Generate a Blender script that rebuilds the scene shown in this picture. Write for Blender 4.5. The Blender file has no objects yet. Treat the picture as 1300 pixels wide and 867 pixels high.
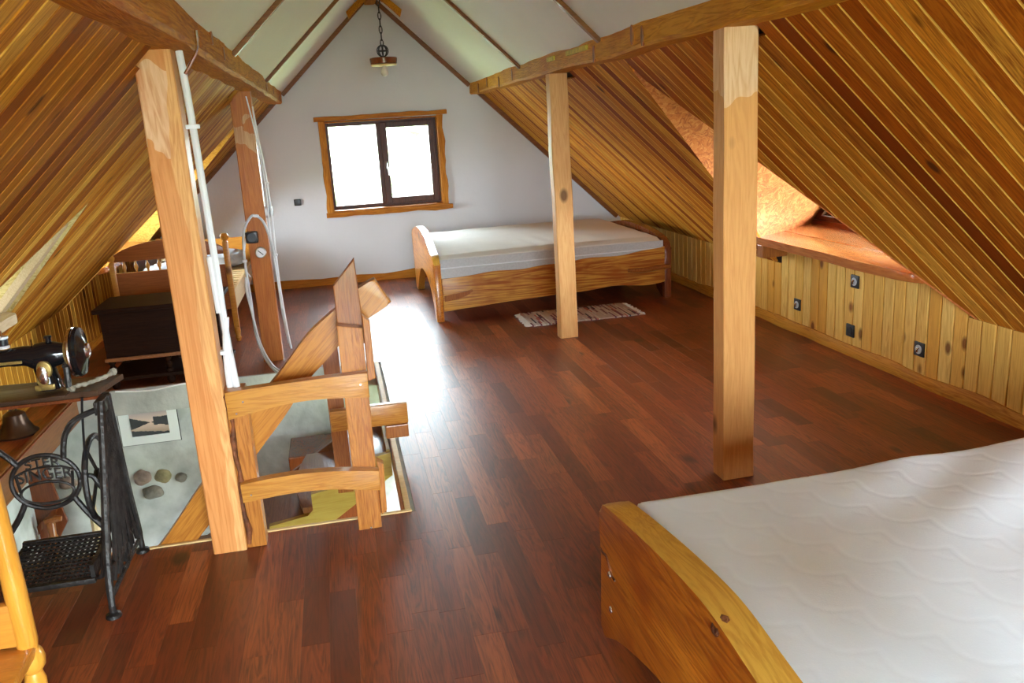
import bpy, bmesh, math, random
from mathutils import Vector, Matrix, noise
random.seed(7); TR = random.Random(11)
sc = bpy.context.scene
col = sc.collection
R = math.radians

# ------------------------------------------------------------------ camera
CAM_F, YAW, PITCH, ROLL, CAM_H = 1076.56, 0.193295, 0.253675, -0.0614461, 1.65
cd = bpy.data.cameras.new('camera'); cam = bpy.data.objects.new('camera', cd); col.objects.link(cam)
cd.sensor_fit = 'HORIZONTAL'; cd.sensor_width = 36.0; cd.lens = CAM_F * 36.0 / 1300.0
cd.clip_start = 0.05; cd.clip_end = 200
fw = Vector((math.sin(YAW)*math.cos(PITCH), math.cos(YAW)*math.cos(PITCH), -math.sin(PITCH)))
rt0 = Vector((math.cos(YAW), -math.sin(YAW), 0)); up0 = rt0.cross(fw)
rt = rt0*math.cos(ROLL) + up0*math.sin(ROLL); up = up0*math.cos(ROLL) - rt0*math.sin(ROLL)
cam.matrix_world = Matrix(((rt.x, up.x, -fw.x, 0), (rt.y, up.y, -fw.y, 0), (rt.z, up.z, -fw.z, CAM_H), (0, 0, 0, 1)))
sc.camera = cam

# ------------------------------------------------------------------ sky, daylight, exposure
SKY = 14.0
w = bpy.data.worlds.new('overcast_sky'); sc.world = w; w.use_nodes = True
bg = w.node_tree.nodes['Background']; bg.inputs[0].default_value = (0.80, 0.91, 1.0, 1); bg.inputs[1].default_value = SKY
sc.view_settings.view_transform = 'Standard'; sc.view_settings.look = 'None'
sc.view_settings.gamma = 1.0; sc.view_settings.use_curve_mapping = False
sc.view_settings.exposure = 2.1
sc.cycles.max_bounces = 10; sc.cycles.diffuse_bounces = 6; sc.cycles.glossy_bounces = 4
sc.cycles.transparent_max_bounces = 12; sc.cycles.sample_clamp_indirect = 12.0
sc.cycles.caustics_reflective = False; sc.cycles.caustics_refractive = False
def portal(loc, direction, sx, sy):
    """marks a window opening so that Cycles samples the sky through it"""
    l = bpy.data.lights.new('window_portal', 'AREA'); l.shape = 'RECTANGLE'; l.size = sx; l.size_y = sy
    l.cycles.is_portal = True
    o = bpy.data.objects.new('window_portal', l); col.objects.link(o); o.location = loc
    o.rotation_euler = Vector(direction).to_track_quat('-Z', 'Y').to_euler()
portal((0.585, 9.84, 1.28), (0, -1, 0), 1.3, 1.0)
portal((0.575, -2.12, 1.05), (0, 1, 0), 1.9, 1.9)
portal((3.85, 5.0, 1.2), (-1, 0, 0), 2.6, 1.2)
portal((-2.7, 8.25, 1.2), (1, 0, 0), 2.6, 1.2)
portal((-2.9, 4.5, 1.0), (1, 0, 0), 1.6, 0.9)
portal((1.25, -0.975, 2.57), (-0.69, 0, -0.72), 1.15, 1.2)  # sky portals of both added roof windows
portal((-0.10, -0.975, 2.57), (0.69, 0, -0.72), 1.15, 1.2)
portal((3.42, 3.65, -1.24), (-1, 0, 0), 4.5, 1.95)

# ------------------------------------------------------------------ constants of the room
RX, RZ, SL = 0.575, 3.055, 0.955         # ridge x, ridge z, roof slope
XL, XR, YB, YF = -2.15, 3.26, -2.0, 9.6   # knee walls, back and far gable
CO = 1/math.sqrt(1+SL*SL)
def zr(x): return RZ - SL*abs(x-RX)

# ------------------------------------------------------------------ materials
def nt(name):
    m = bpy.data.materials.new(name); m.use_nodes = True; t = m.node_tree
    return m, t, t.nodes['Principled BSDF']
def N(t, typ, **kw):
    n = t.nodes.new(typ)
    for k, v in kw.items(): setattr(n, k, v)
    return n
def math_(t, op, a, b=None, clamp=False):
    n = N(t, 'ShaderNodeMath', operation=op, use_clamp=clamp)
    for i, v in enumerate((a, b)):
        if v is None: continue
        if isinstance(v, (int, float)): n.inputs[i].default_value = v
        else: t.links.new(v, n.inputs[i])
    return n.outputs[0]
def ramp(t, fac, stops):
    n = N(t, 'ShaderNodeValToRGB'); r = n.color_ramp
    while len(r.elements) < len(stops): r.elements.new(0.5)
    for e, (p, c) in zip(r.elements, stops): e.position = p; e.color = (*c, 1)
    t.links.new(fac, n.inputs[0]); return n.outputs[0]
def mix(t, fac, a, b, bt='MIX'):
    n = N(t, 'ShaderNodeMix', data_type='RGBA', blend_type=bt)
    for i, v in ((0, fac), (6, a), (7, b)):
        if isinstance(v, (int, float)): n.inputs[i].default_value = v
        elif isinstance(v, tuple): n.inputs[i].default_value = (*v, 1)
        else: t.links.new(v, n.inputs[i])
    return n.outputs[2]
def rnd(t):
    oi = N(t, 'ShaderNodeObjectInfo'); g = N(t, 'ShaderNodeNewGeometry')
    at = N(t, 'ShaderNodeAttribute', attribute_type='OBJECT', attribute_name='tone')
    s = math_(t, 'ADD', math_(t, 'ADD', oi.outputs['Random'], g.outputs['Random Per Island']), at.outputs['Fac'])
    return math_(t, 'FRACT', s)
def wood(name, tones, dark, axis='X', rough=0.4, coat=0.0, grain=1.0, knot=(0.10, 0.035, 0.012), knots=3.0, contrast=0.6, patch=None, sap=None, bump=0.1, knot_size=0.05, blotch=None, spec=0.22, tilt=0.0):
    m, t, b = nt(name); L = t.links
    tc = N(t, 'ShaderNodeTexCoord'); r = rnd(t)
    off = N(t, 'ShaderNodeCombineXYZ')
    L.new(math_(t, 'MULTIPLY', r, 31.7), off.inputs[0]); L.new(math_(t, 'MULTIPLY', r, 57.3), off.inputs[1]); L.new(math_(t, 'MULTIPLY', r, 17.9), off.inputs[2])
    ad = N(t, 'ShaderNodeVectorMath', operation='ADD'); L.new(tc.outputs['Object'], ad.inputs[0]); L.new(off.outputs[0], ad.inputs[1])
    s = {'X': (0.07, 1, 1), 'Y': (1, 0.07, 1), 'Z': (1, 1, 0.07)}[axis]
    mp = N(t, 'ShaderNodeMapping'); mp.inputs['Scale'].default_value = s; vr = N(t, 'ShaderNodeVectorRotate', rotation_type='Y_AXIS'); vr.inputs['Angle'].default_value = tilt; L.new(ad.outputs[0], vr.inputs[0]); L.new(vr.outputs[0], mp.inputs[0])
    n1 = N(t, 'ShaderNodeTexNoise'); n1.inputs['Scale'].default_value = 14*grain; n1.inputs['Detail'].default_value = 5; n1.inputs['Distortion'].default_value = 1.2
    L.new(mp.outputs[0], n1.inputs[0])
    # ring figure: bands of a stretched noise field
    rings = math_(t, 'FRACT', math_(t, 'MULTIPLY', n1.outputs['Fac'], 9.0))
    rings = math_(t, 'ABSOLUTE', math_(t, 'SUBTRACT', rings, 0.5))
    n2 = N(t, 'ShaderNodeTexNoise'); n2.inputs['Scale'].default_value = 110*grain; n2.inputs['Detail'].default_value = 3
    L.new(mp.outputs[0], n2.inputs[0])
    g = math_(t, 'ADD', math_(t, 'MULTIPLY', rings, 1.5), math_(t, 'MULTIPLY', math_(t, 'SUBTRACT', n2.outputs['Fac'], 0.5), 1.6))
    n3 = N(t, 'ShaderNodeTexNoise'); n3.inputs['Scale'].default_value = 5*grain; n3.inputs['Detail'].default_value = 2; L.new(mp.outputs[0], n3.inputs[0])
    g = math_(t, 'ADD', g, math_(t, 'MULTIPLY', math_(t, 'SUBTRACT', n3.outputs['Fac'], 0.5), 1.2))
    g = math_(t, 'MULTIPLY', g, contrast*1.7, True)
    tone = ramp(t, r, [(i/(max(1, len(tones)-1)), c) for i, c in enumerate(tones)]) if len(tones) > 1 else None
    if tone is None:
        rg = N(t, 'ShaderNodeRGB'); rg.outputs[0].default_value = (*tones[0], 1); tone = rg.outputs[0]
    if patch:
        z0, z1, pc = patch
        sx = N(t, 'ShaderNodeSeparateXYZ'); L.new(tc.outputs['Object'], sx.inputs[0])
        pn = N(t, 'ShaderNodeTexNoise'); pn.inputs['Scale'].default_value = 7; L.new(ad.outputs[0], pn.inputs[0])
        zz = math_(t, 'ADD', sx.outputs[2], math_(t, 'MULTIPLY', math_(t, 'SUBTRACT', pn.outputs['Fac'], 0.5), 0.45))
        fa = math_(t, 'MULTIPLY', math_(t, 'GREATER_THAN', zz, z0), math_(t, 'LESS_THAN', zz, z1))
        tone = mix(t, fa, tone, pc)
    if sap:
        sy = N(t, 'ShaderNodeSeparateXYZ'); L.new(tc.outputs['Object'], sy.inputs[0])
        sn = N(t, 'ShaderNodeTexNoise'); sn.inputs['Scale'].default_value = 3; L.new(ad.outputs[0], sn.inputs[0])
        fs = math_(t, 'GREATER_THAN', math_(t, 'ADD', sy.outputs[0], math_(t, 'MULTIPLY', math_(t, 'SUBTRACT', sn.outputs['Fac'], 0.5), 0.12)), sap[0])
        tone = mix(t, fs, tone, sap[1])
    if blotch:
        bn = N(t, 'ShaderNodeTexNoise'); bn.inputs['Scale'].default_value = blotch[0]; bn.inputs['Detail'].default_value = 3; L.new(ad.outputs[0], bn.inputs[0])
        fb = math_(t, 'MULTIPLY', math_(t, 'SUBTRACT', bn.outputs['Fac'], 0.5), 4.0, True)
        tone = mix(t, fb, tone, blotch[1])
    c = mix(t, g, tone, dark, 'MIX')
    if knots:
        v = N(t, 'ShaderNodeTexVoronoi'); v.inputs['Scale'].default_value = knots
        s2 = {'X': (0.6, 1, 1), 'Y': (1, 0.6, 1), 'Z': (1, 1, 0.6)}[axis]
        mk = N(t, 'ShaderNodeMapping'); mk.inputs['Scale'].default_value = s2; L.new(ad.outputs[0], mk.inputs[0]); L.new(mk.outputs[0], v.inputs[0])
        k = math_(t, 'SUBTRACT', 1.0, math_(t, 'MULTIPLY', math_(t, 'SUBTRACT', v.outputs['Distance'], knot_size), 1/knot_size, True), True)
        c = mix(t, math_(t, 'MULTIPLY', k, 0.85), c, knot)
    L.new(c, b.inputs['Base Color']); b.inputs['Roughness'].default_value = rough
    b.inputs['Coat Weight'].default_value = coat; b.inputs['Coat Roughness'].default_value = 0.15; b.inputs['Specular IOR Level'].default_value = spec
    if bump:
        bp = N(t, 'ShaderNodeBump'); bp.inputs['Strength'].default_value = bump; bp.inputs['Distance'].default_value = 0.01
        L.new(g, bp.inputs['Height']); L.new(bp.outputs[0], b.inputs['Normal'])
    return m
def plain(name, c, rough=0.5, metal=0.0, bump=None, var=0.0, vscale=4.0):
    m, t, b = nt(name); L = t.links
    b.inputs['Roughness'].default_value = rough; b.inputs['Metallic'].default_value = metal
    tc = N(t, 'ShaderNodeTexCoord')
    n = N(t, 'ShaderNodeTexNoise'); n.inputs['Scale'].default_value = vscale; n.inputs['Detail'].default_value = 5; L.new(tc.outputs['Object'], n.inputs[0])
    d = tuple(x*(1-var) for x in c)
    L.new(ramp(t, n.outputs['Fac'], [(0.35, d), (0.65, c)]), b.inputs['Base Color'])
    if bump:
        n3 = N(t, 'ShaderNodeTexNoise'); n3.inputs['Scale'].default_value = bump[0]; n3.inputs['Detail'].default_value = 6; L.new(tc.outputs['Object'], n3.inputs[0])
        bp = N(t, 'ShaderNodeBump'); bp.inputs['Strength'].default_value = bump[1]; bp.inputs['Distance'].default_value = 0.02
        L.new(n3.outputs['Fac'], bp.inputs['Height']); L.new(bp.outputs[0], b.inputs['Normal'])
    return m
def glass(name):
    m = bpy.data.materials.new(name); m.use_nodes = True; t = m.node_tree; t.nodes.clear(); L = t.links
    o = N(t, 'ShaderNodeOutputMaterial'); mx = N(t, 'ShaderNodeMixShader'); tr = N(t, 'ShaderNodeBsdfTransparent'); gl = N(t, 'ShaderNodeBsdfGlossy')
    gl.inputs['Roughness'].default_value = 0.02; fr = N(t, 'ShaderNodeFresnel'); fr.inputs[0].default_value = 1.4
    tr.inputs[0].default_value = (0.96, 0.98, 0.97, 1)
    L.new(fr.outputs[0], mx.inputs[0]); L.new(tr.outputs[0], mx.inputs[1]); L.new(gl.outputs[0], mx.inputs[2]); L.new(mx.outputs[0], o.inputs[0])
    return m
def osb_mat(name, a, b_, c_):
    m, t, b = nt(name); L = t.links; tc = N(t, 'ShaderNodeTexCoord')
    dn = N(t, 'ShaderNodeTexNoise'); dn.inputs['Scale'].default_value = 6; L.new(tc.outputs['Object'], dn.inputs[0])
    v = N(t, 'ShaderNodeTexVoronoi'); v.inputs['Scale'].default_value = 38; mp = N(t, 'ShaderNodeMapping'); mp.inputs['Scale'].default_value = (1, 1.0, 1.9)
    mx = N(t, 'ShaderNodeVectorMath', operation='MULTIPLY_ADD'); L.new(dn.outputs['Color'], mx.inputs[0]); mx.inputs[1].default_value = (.35, .35, .35); L.new(tc.outputs['Object'], mx.inputs[2])
    L.new(mx.outputs[0], mp.inputs[0]); L.new(mp.outputs[0], v.inputs[0])
    sp = N(t, 'ShaderNodeSeparateColor'); L.new(v.outputs['Color'], sp.inputs[0])
    n2 = N(t, 'ShaderNodeTexNoise'); n2.inputs['Scale'].default_value = 60; n2.inputs['Detail'].default_value = 4; n2.inputs['Distortion'].default_value = 2; L.new(tc.outputs['Object'], n2.inputs[0])
    f = math_(t, 'ADD', math_(t, 'MULTIPLY', sp.outputs[0], 0.55), math_(t, 'MULTIPLY', n2.outputs['Fac'], 0.5))
    L.new(ramp(t, f, [(0.15, c_), (0.45, a), (0.9, b_)]), b.inputs['Base Color']); b.inputs['Roughness'].default_value = 0.6
    bp = N(t, 'ShaderNodeBump'); bp.inputs['Strength'].default_value = 0.3; bp.inputs['Distance'].default_value = 0.01; L.new(f, bp.inputs['Height']); L.new(bp.outputs[0], b.inputs['Normal'])
    return m

M = {}
M['board_r'] = wood('varnished_pine_board', [(.42, .10, .006), (.76, .30, .03), (.26, .046, .004), (.60, .18, .010), (.80, .38, .05), (.44, .10, .006), (.70, .25, .02)], (.20, .038, .004), 'X', 0.55, 0.0, knots=4.6, contrast=0.42, knot_size=0.075, spec=0.05, knot=(.06, .014, .005))
M['board_l'] = wood('varnished_pine_board_golden', [(.40, .12, .010), (.68, .32, .04), (.24, .055, .006), (.58, .23, .022), (.76, .44, .08), (.42, .13, .012), (.66, .32, .04)], (.22, .065, .008), 'X', 0.55, 0.0, knots=4.4, contrast=0.42, knot_size=0.075, spec=0.05, knot=(.06, .016, .005))
M['board_k'] = wood('pale_pine_board', [(.80, .46, .10), (.88, .58, .17), (.72, .34, .05), (.86, .54, .14)], (.56, .26, .05), 'X', 0.55, 0.0, knots=5.0, contrast=0.42, spec=0.06, knot_size=0.075, knot=(.14, .03, .008))
M['lit_bevel'] = wood('pine_lit_bevel', [(.84, .48, .09)], (.60, .28, .04), 'X', 0.5, 0.0, knots=0, contrast=0.3, bump=0)  # light caught by the board bevels, put into a paler colour
M['post'] = wood('planed_pine_post', [(.76, .37, .12)], (.60, .24, .06), 'Z', 0.5, 0.05, knots=2.6, contrast=0.35, patch=(1.68, 3.0, (.86, .56, .32)))
M['post_left'] = wood('pine_post_with_sapwood', [(.70, .29, .085)], (.55, .18, .04), 'Z', 0.5, 0.05, knots=2.6, contrast=0.45, patch=(1.60, 1.90, (.82, .50, .28)), sap=(.025, (.80, .42, .15)), grain=0.8)
M['post_plain'] = wood('planed_pine_post_pale', [(.74, .40, .15)], (.58, .24, .07), 'Z', 0.5, 0.05, knots=2.6, contrast=0.35)
M['post_orange'] = wood('stained_pine_post', [(.52, .17, .03)], (.36, .09, .014), 'Z', 0.42, 0.1, knots=2.6, contrast=0.4, patch=(1.57, 1.74, (.62, .36, .16)))
M['beam'] = wood('hewn_yellow_beam', [(.70, .32, .03)], (.42, .13, .010), 'Y', 0.6, 0.0, spec=0.1, knots=3.0, contrast=0.45, blotch=(3.0, (.50, .16, .012)), bump=0.4)
M['beam_l'] = wood('hewn_brown_beam', [(.62, .27, .026)], (.32, .09, .007), 'Y', 0.6, 0.0, spec=0.1, knots=3.0, contrast=0.5, blotch=(3.0, (.58, .18, .014)), bump=0.4)
M['batten'] = wood('stained_batten', [(.24, .085, .02)], (.15, .045, .01), 'X', 0.45, 0.1, knots=0, contrast=0.5)
M['oak'] = wood('varnished_oak', [(.56, .25, .045)], (.36, .12, .018), 'X', 0.33, 0.3, knots=2.0, contrast=0.5, grain=1.3)
M['oak_d'] = wood('varnished_oak_curved', [(.50, .20, .03)], (.30, .09, .012), 'X', 0.33, 0.3, knots=2.0, contrast=0.5, grain=1.1, tilt=R(45))
M['oak_z'] = wood('varnished_oak_upright', [(.50, .19, .035)], (.30, .09, .014), 'Z', 0.35, 0.3, knots=0, contrast=0.6, grain=1.6)
M['oak_dark'] = wood('varnished_oak_dark', [(.36, .12, .025)], (.22, .06, .012), 'Z', 0.35, 0.3, knots=0, contrast=0.6, grain=1.5)
M['slab_y'] = wood('live_edge_slab', [(.66, .25, .024)], (.34, .08, .008), 'Y', 0.28, 0.3, knots=2.2, contrast=0.6, blotch=(3.5, (.38, .08, .007)), grain=0.8, knot_size=0.07)
M['slab_x'] = wood('live_edge_rail', [(.64, .31, .05)], (.34, .09, .012), 'X', 0.35, 0.2, knots=2.4, contrast=0.75, blotch=(4.0, (.38, .11, .012)), grain=0.45, knot_size=0.09)
M['slab_edge'] = wood('pale_sapwood_edge', [(.74, .42, .07)], (.50, .21, .025), 'Y', 0.3, 0.3, knots=5, contrast=0.4, knot_size=0.04)
M['sill'] = wood('reddish_sill_plank', [(.42, .15, .035)], (.28, .075, .016), 'Y', 0.22, 0.6, knots=2.0, contrast=0.5)
M['sill_pale'] = wood('raw_pale_plank', [(.62, .48, .30)], (.48, .34, .18), 'Y', 0.6, 0.0, knots=2.0, contrast=0.4)
M['skirt'] = wood('live_edge_skirting', [(.58, .25, .03)], (.34, .11, .012), 'Y', 0.55, 0.0, spec=0.06, knots=3.0, contrast=0.5)
M['skirt_x'] = wood('far_skirting', [(.46, .17, .02)], (.28, .08, .01), 'X', 0.55, 0.0, spec=0.06, knots=3.0, contrast=0.5)
M['laminate'] = wood('red_brown_laminate', [(.22, .040, .010), (.31, .066, .016), (.13, .023, .007), (.26, .048, .012), (.39, .095, .024), (.18, .032, .009)], (.06, .015, .007), 'X', 0.39, 0.0, knots=2.6, contrast=0.45, bump=0.02, spec=0.7, knot=(.03, .009, .005), grain=1.2, knot_size=0.06)
M['winframe'] = wood('brown_window_frame', [(.10, .030, .012)], (.05, .014, .006), 'Z', 0.4, 0.0, knots=0, contrast=0.6)
M['winframe_red'] = wood('red_brown_window_frame', [(.20, .05, .016)], (.12, .028, .010), 'Y', 0.3, 0.3, knots=0, contrast=0.6)
M['casing'] = wood('oiled_casing', [(.60, .24, .03)], (.36, .11, .012), 'Z', 0.5, 0.0, spec=0.08, knots=2.5, contrast=0.55)
M['casing_x'] = wood('oiled_casing_flat', [(.52, .19, .022)], (.26, .07, .008), 'X', 0.5, 0.0, spec=0.08, knots=2.5, contrast=0.55)
M['honey'] = wood('honey_varnished_pine', [(.62, .28, .035)], (.50, .19, .02), 'Z', 0.28, 0.5, knots=1.5, contrast=0.4)
M['honey_x'] = wood('honey_varnished_board', [(.56, .22, .03)], (.42, .14, .018), 'X', 0.28, 0.5, knots=1.5, contrast=0.4)
M['bedpine'] = wood('orange_pine_bed', [(.55, .24, .035)], (.42, .14, .02), 'X', 0.35, 0.3, knots=2, contrast=0.4)
M['bedred'] = wood('red_brown_bed_panel', [(.30, .085, .018)], (.20, .05, .010), 'X', 0.35, 0.3, knots=1, contrast=0.4)
M['palewood'] = wood('pale_spruce', [(.70, .54, .32)], (.60, .42, .22), 'Y', 0.5, 0.0, knots=1, contrast=0.3)
M['yellowply'] = wood('raw_yellow_stringer', [(.50, .36, .09)], (.40, .25, .05), 'X', 0.55, 0.0, knots=2, contrast=0.4)
M['tread'] = wood('brown_stair_tread', [(.24, .085, .025)], (.15, .05, .015), 'Y', 0.35, 0.2, knots=1, contrast=0.5)
M['darkchest'] = wood('blackened_oak_chest', [(.020, .007, .003)], (.010, .003, .002), 'X', 0.5, 0.0, spec=0.05, knots=0, contrast=0.5)
M['tabletop'] = wood('worn_dark_table_top', [(.085, .042, .022)], (.045, .022, .012), 'X', 0.35, 0.1, knots=0, contrast=0.6)
M['redwood'] = wood('red_brown_varnished_panel', [(.22, .055, .016)], (.13, .03, .01), 'Z', 0.25, 0.5, knots=0, contrast=0.5)
M['trimpale'] = wood('pale_edge_strip', [(.70, .48, .22)], (.55, .35, .14), 'X', 0.5, 0.0, knots=0, contrast=0.4)
M['plaster'] = plain('white_plaster', (.69, .685, .70), 0.85, bump=(35, 0.08), var=0.04, vscale=2)
M['plasterboard'] = plain('white_painted_board', (.74, .735, .73), 0.7, bump=(60, 0.03), var=0.02)
M['rough_plaster'] = plain('rough_limewash', (.60, .625, .61), 0.9, bump=(8, 0.5), var=0.38, vscale=5)
M['concrete'] = plain('grey_cement_edge', (.50, .50, .48), 0.9, bump=(20, 0.4), var=0.3)
M['dark'] = plain('dark_underlay', (.05, .025, .012), 0.9)
M['osb'] = osb_mat('orange_strand_board', (.46, .115, .018), (.60, .24, .065), (.24, .05, .008))
M['osb_pale'] = osb_mat('yellow_strand_board', (.62, .50, .20), (.70, .62, .32), (.40, .30, .10))
M['osb_gold'] = osb_mat('golden_strand_board', (.78, .42, .07), (.85, .54, .12), (.58, .25, .03))
M['glass'] = glass('window_glass')
M['black'] = plain('black_plastic', (.012, .012, .014), 0.35)
M['enamel'] = plain('black_enamel', (.008, .008, .009), 0.12)
M['iron'] = plain('dark_cast_iron', (.055, .049, .045), 0.42, 0.6, bump=(60, 0.3), var=0.5, vscale=20)
M['gold'] = plain('worn_gold_decal', (.42, .28, .08), 0.4, 0.5, var=0.5, vscale=60)
M['steel'] = plain('polished_steel', (.75, .74, .72), 0.18, 1.0)
M['chrome'] = plain('satin_metal', (.62, .61, .6), 0.3, 1.0)
M['white_pvc'] = plain('white_pvc', (.80, .81, .83), 0.4)
M['grey_pvc'] = plain('grey_pvc', (.58, .58, .58), 0.45)
M['linen'] = plain('white_mattress_cloth', (.80, .86, .94), 0.9, bump=(220, 0.05), var=0.03)
M['linen_grey'] = plain('grey_mattress_border', (.55, .54, .53), 0.9, bump=(200, 0.1), var=0.12, vscale=60)
M['linen_cream'] = plain('cream_mattress_cloth', (.72, .69, .63), 0.9, bump=(90, 0.15), var=0.06)
M['blue_cloth'] = plain('pale_blue_bedding', (.55, .62, .72), 0.9, bump=(25, 0.4), var=0.3, vscale=14)
M['rope'] = plain('beige_cloth_strip', (.42, .36, .27), 0.9, bump=(90, 0.6), var=0.4, vscale=40)
M['copper'] = plain('brown_copper', (.10, .055, .035), 0.35, 0.7, var=0.4)
M['white_mat'] = plain('white_picture_mat', (.80, .84, .84), 0.6)
M['bulb'] = plain('pale_bulb_glass', (.75, .72, .64), 0.08)
M['dial'] = plain('white_dial', (.80, .81, .82), 0.3)
M['foam'] = plain('yellow_foam', (.75, .58, .06), 0.8, bump=(40, 0.6), var=0.3, vscale=20)
M['bark'] = plain('brown_bark', (.26, .075, .018), 0.7, bump=(40, 0.8), var=0.7, vscale=18)
M['stone_a'] = plain('reddish_fieldstone', (.34, .24, .20), 0.7, bump=(25, 0.5), var=0.5, vscale=14)
M['stone_b'] = plain('ochre_fieldstone', (.36, .31, .17), 0.7, bump=(25, 0.5), var=0.5, vscale=14)
M['stone_c'] = plain('grey_fieldstone', (.28, .26, .22), 0.7, bump=(25, 0.5), var=0.6, vscale=14)
M['brick'] = plain('red_brick', (.30, .10, .06), 0.85, bump=(30, 0.5), var=0.5, vscale=12)
M['lawn'] = plain('lawn', (.24, .30, .13), 0.9, bump=(3, 0.5), var=0.4, vscale=1.5)
M['render'] = plain('pale_house_render', (.75, .73, .68), 0.9, var=0.05)
M['rooftile'] = plain('pink_roof', (.62, .34, .25), 0.8, var=0.15)
M['leaf'] = plain('tree_leaves', (.32, .40, .24), 0.8, var=0.4, vscale=3)
M['tile'] = plain('brown_floor_tile', (.16, .07, .035), 0.35, var=0.3)

def picture_mat():
    m, t, b = nt('lake_at_dusk_print'); L = t.links
    tc = N(t, 'ShaderNodeTexCoord'); s = N(t, 'ShaderNodeSeparateXYZ'); L.new(tc.outputs['Object'], s.inputs[0])
    x, z = s.outputs[0], s.outputs[2]
    sky = ramp(t, math_(t, 'ADD', math_(t, 'MULTIPLY', z, 5.0), 0.5), [(0.1, (.30, .20, .14)), (0.45, (.62, .46, .36)), (0.6, (.72, .54, .45)), (0.95, (.40, .34, .35))])
    n = N(t, 'ShaderNodeTexNoise'); n.inputs['Scale'].default_value = 40; L.new(tc.outputs['Object'], n.inputs[0])
    jit = math_(t, 'MULTIPLY', math_(t, 'SUBTRACT', n.outputs['Fac'], 0.5), 0.02)
    zz = math_(t, 'ADD', z, jit)
    # far shore: two dark wedges meeting near the middle right
    wd = math_(t, 'MULTIPLY', math_(t, 'ABSOLUTE', math_(t, 'SUBTRACT', x, 0.012)), 0.32)
    shore = math_(t, 'LESS_THAN', math_(t, 'ABSOLUTE', math_(t, 'SUBTRACT', zz, 0.008)), wd)
    right = math_(t, 'MULTIPLY', math_(t, 'GREATER_THAN', x, 0.03), math_(t, 'LESS_THAN', math_(t, 'ABSOLUTE', math_(t, 'SUBTRACT', zz, 0.016)), 0.03))
    near = math_(t, 'LESS_THAN', zz, math_(t, 'ADD', -0.058, math_(t, 'MULTIPLY', x, -0.12)))
    d = math_(t, 'MAXIMUM', math_(t, 'MAXIMUM', shore, right), near)
    c = mix(t, d, sky, (.012, .010, .010)); L.new(c, b.inputs['Base Color']); b.inputs['Roughness'].default_value = 0.25
    return m
M['lake'] = picture_mat()
def rug_mat():
    m, t, b = nt('rag_weave'); L = t.links
    tc = N(t, 'ShaderNodeTexCoord'); s = N(t, 'ShaderNodeSeparateXYZ'); L.new(tc.outputs['Object'], s.inputs[0])
    cx = math_(t, 'FLOOR', math_(t, 'MULTIPLY', s.outputs[0], 70.0))
    jy = math_(t, 'FLOOR', math_(t, 'ADD', math_(t, 'MULTIPLY', s.outputs[1], 5.0), math_(t, 'MULTIPLY', cx, 0.37)))
    cb = N(t, 'ShaderNodeCombineXYZ'); L.new(cx, cb.inputs[0]); L.new(jy, cb.inputs[1])
    wn = N(t, 'ShaderNodeTexWhiteNoise', noise_dimensions='2D'); L.new(cb.outputs[0], wn.inputs['Vector'])
    r = ramp(t, wn.outputs['Value'], [(0.0, (.46, .38, .33)), (0.25, (.58, .53, .49)), (0.40, (.40, .12, .10)), (0.48, (.50, .38, .33)), (0.64, (.05, .045, .06)), (0.74, (.46, .40, .38)), (0.88, (.18, .06, .09)), (1.0, (.60, .55, .10))])
    r.node.color_ramp.interpolation = 'CONSTANT'
    L.new(r, b.inputs['Base Color']); b.inputs['Roughness'].default_value = 0.95
    return m
M['rug'] = rug_mat()

# ------------------------------------------------------------------ mesh helpers
def bm_new(): return bmesh.new()
def obj(name, bm, m, parent=None, smooth=False, label=None, kind=None, local=False):
    """link bm as ONE mesh object; coordinates are world unless local"""
    me = bpy.data.meshes.new(name)
    bmesh.ops.recalc_face_normals(bm, faces=bm.faces[:])
    if parent is not None and not local:
        p, off = parent, Vector()
        while p is not None: off += p.location; p = p.parent
        bmesh.ops.translate(bm, verts=bm.verts[:], vec=-off)
    bm.to_mesh(me); bm.free()
    if smooth:
        me.polygons.foreach_set('use_smooth', [True]*len(me.polygons))
        me.set_sharp_from_angle(angle=R(38))
    o = bpy.data.objects.new(name, me); col.objects.link(o)
    ms = m if isinstance(m, (list, tuple)) else [m]
    for q in ms: me.materials.append(M[q] if isinstance(q, str) else q)
    if parent is not None: o.parent = parent
    if label: o['label'] = label
    if kind: o['kind'] = kind
    return o
def struct(name, bm, m, **k):
    return obj(name, bm, m, kind='structure', **k)
def thing(name, label, cat, loc=(0, 0, 0), group=None):
    o = bpy.data.objects.new(name, None); col.objects.link(o); o.empty_display_size = 0.1
    o.location = loc; o['label'] = label; o['category'] = cat
    if group: o['group'] = group
    return o
def tag(o, label, cat, group=None):
    o['label'] = label; o['category'] = cat
    if group: o['group'] = group
    return o
def solo(name, bm, m, label, cat, origin=(0, 0, 0), group=None, smooth=False):
    """a thing that is one mesh; its origin set at its base"""
    bmesh.ops.translate(bm, verts=bm.verts[:], vec=-Vector(origin))
    o = obj(name, bm, m, smooth=smooth); o.location = origin
    return tag(o, label, cat, group)
def box(bm, x0, x1, y0, y1, z0, z1, bev=0.0):
    r = bmesh.ops.create_cube(bm, size=1.0); vs = r['verts']
    for v in vs: v.co = Vector(((x0+x1)/2+v.co.x*(x1-x0), (y0+y1)/2+v.co.y*(y1-y0), (z0+z1)/2+v.co.z*(z1-z0)))
    if bev:
        es = list({e for v in vs for e in v.link_edges})
        bmesh.ops.bevel(bm, geom=es, offset=bev, segments=2, affect='EDGES', profile=0.6)
    return bm
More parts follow.
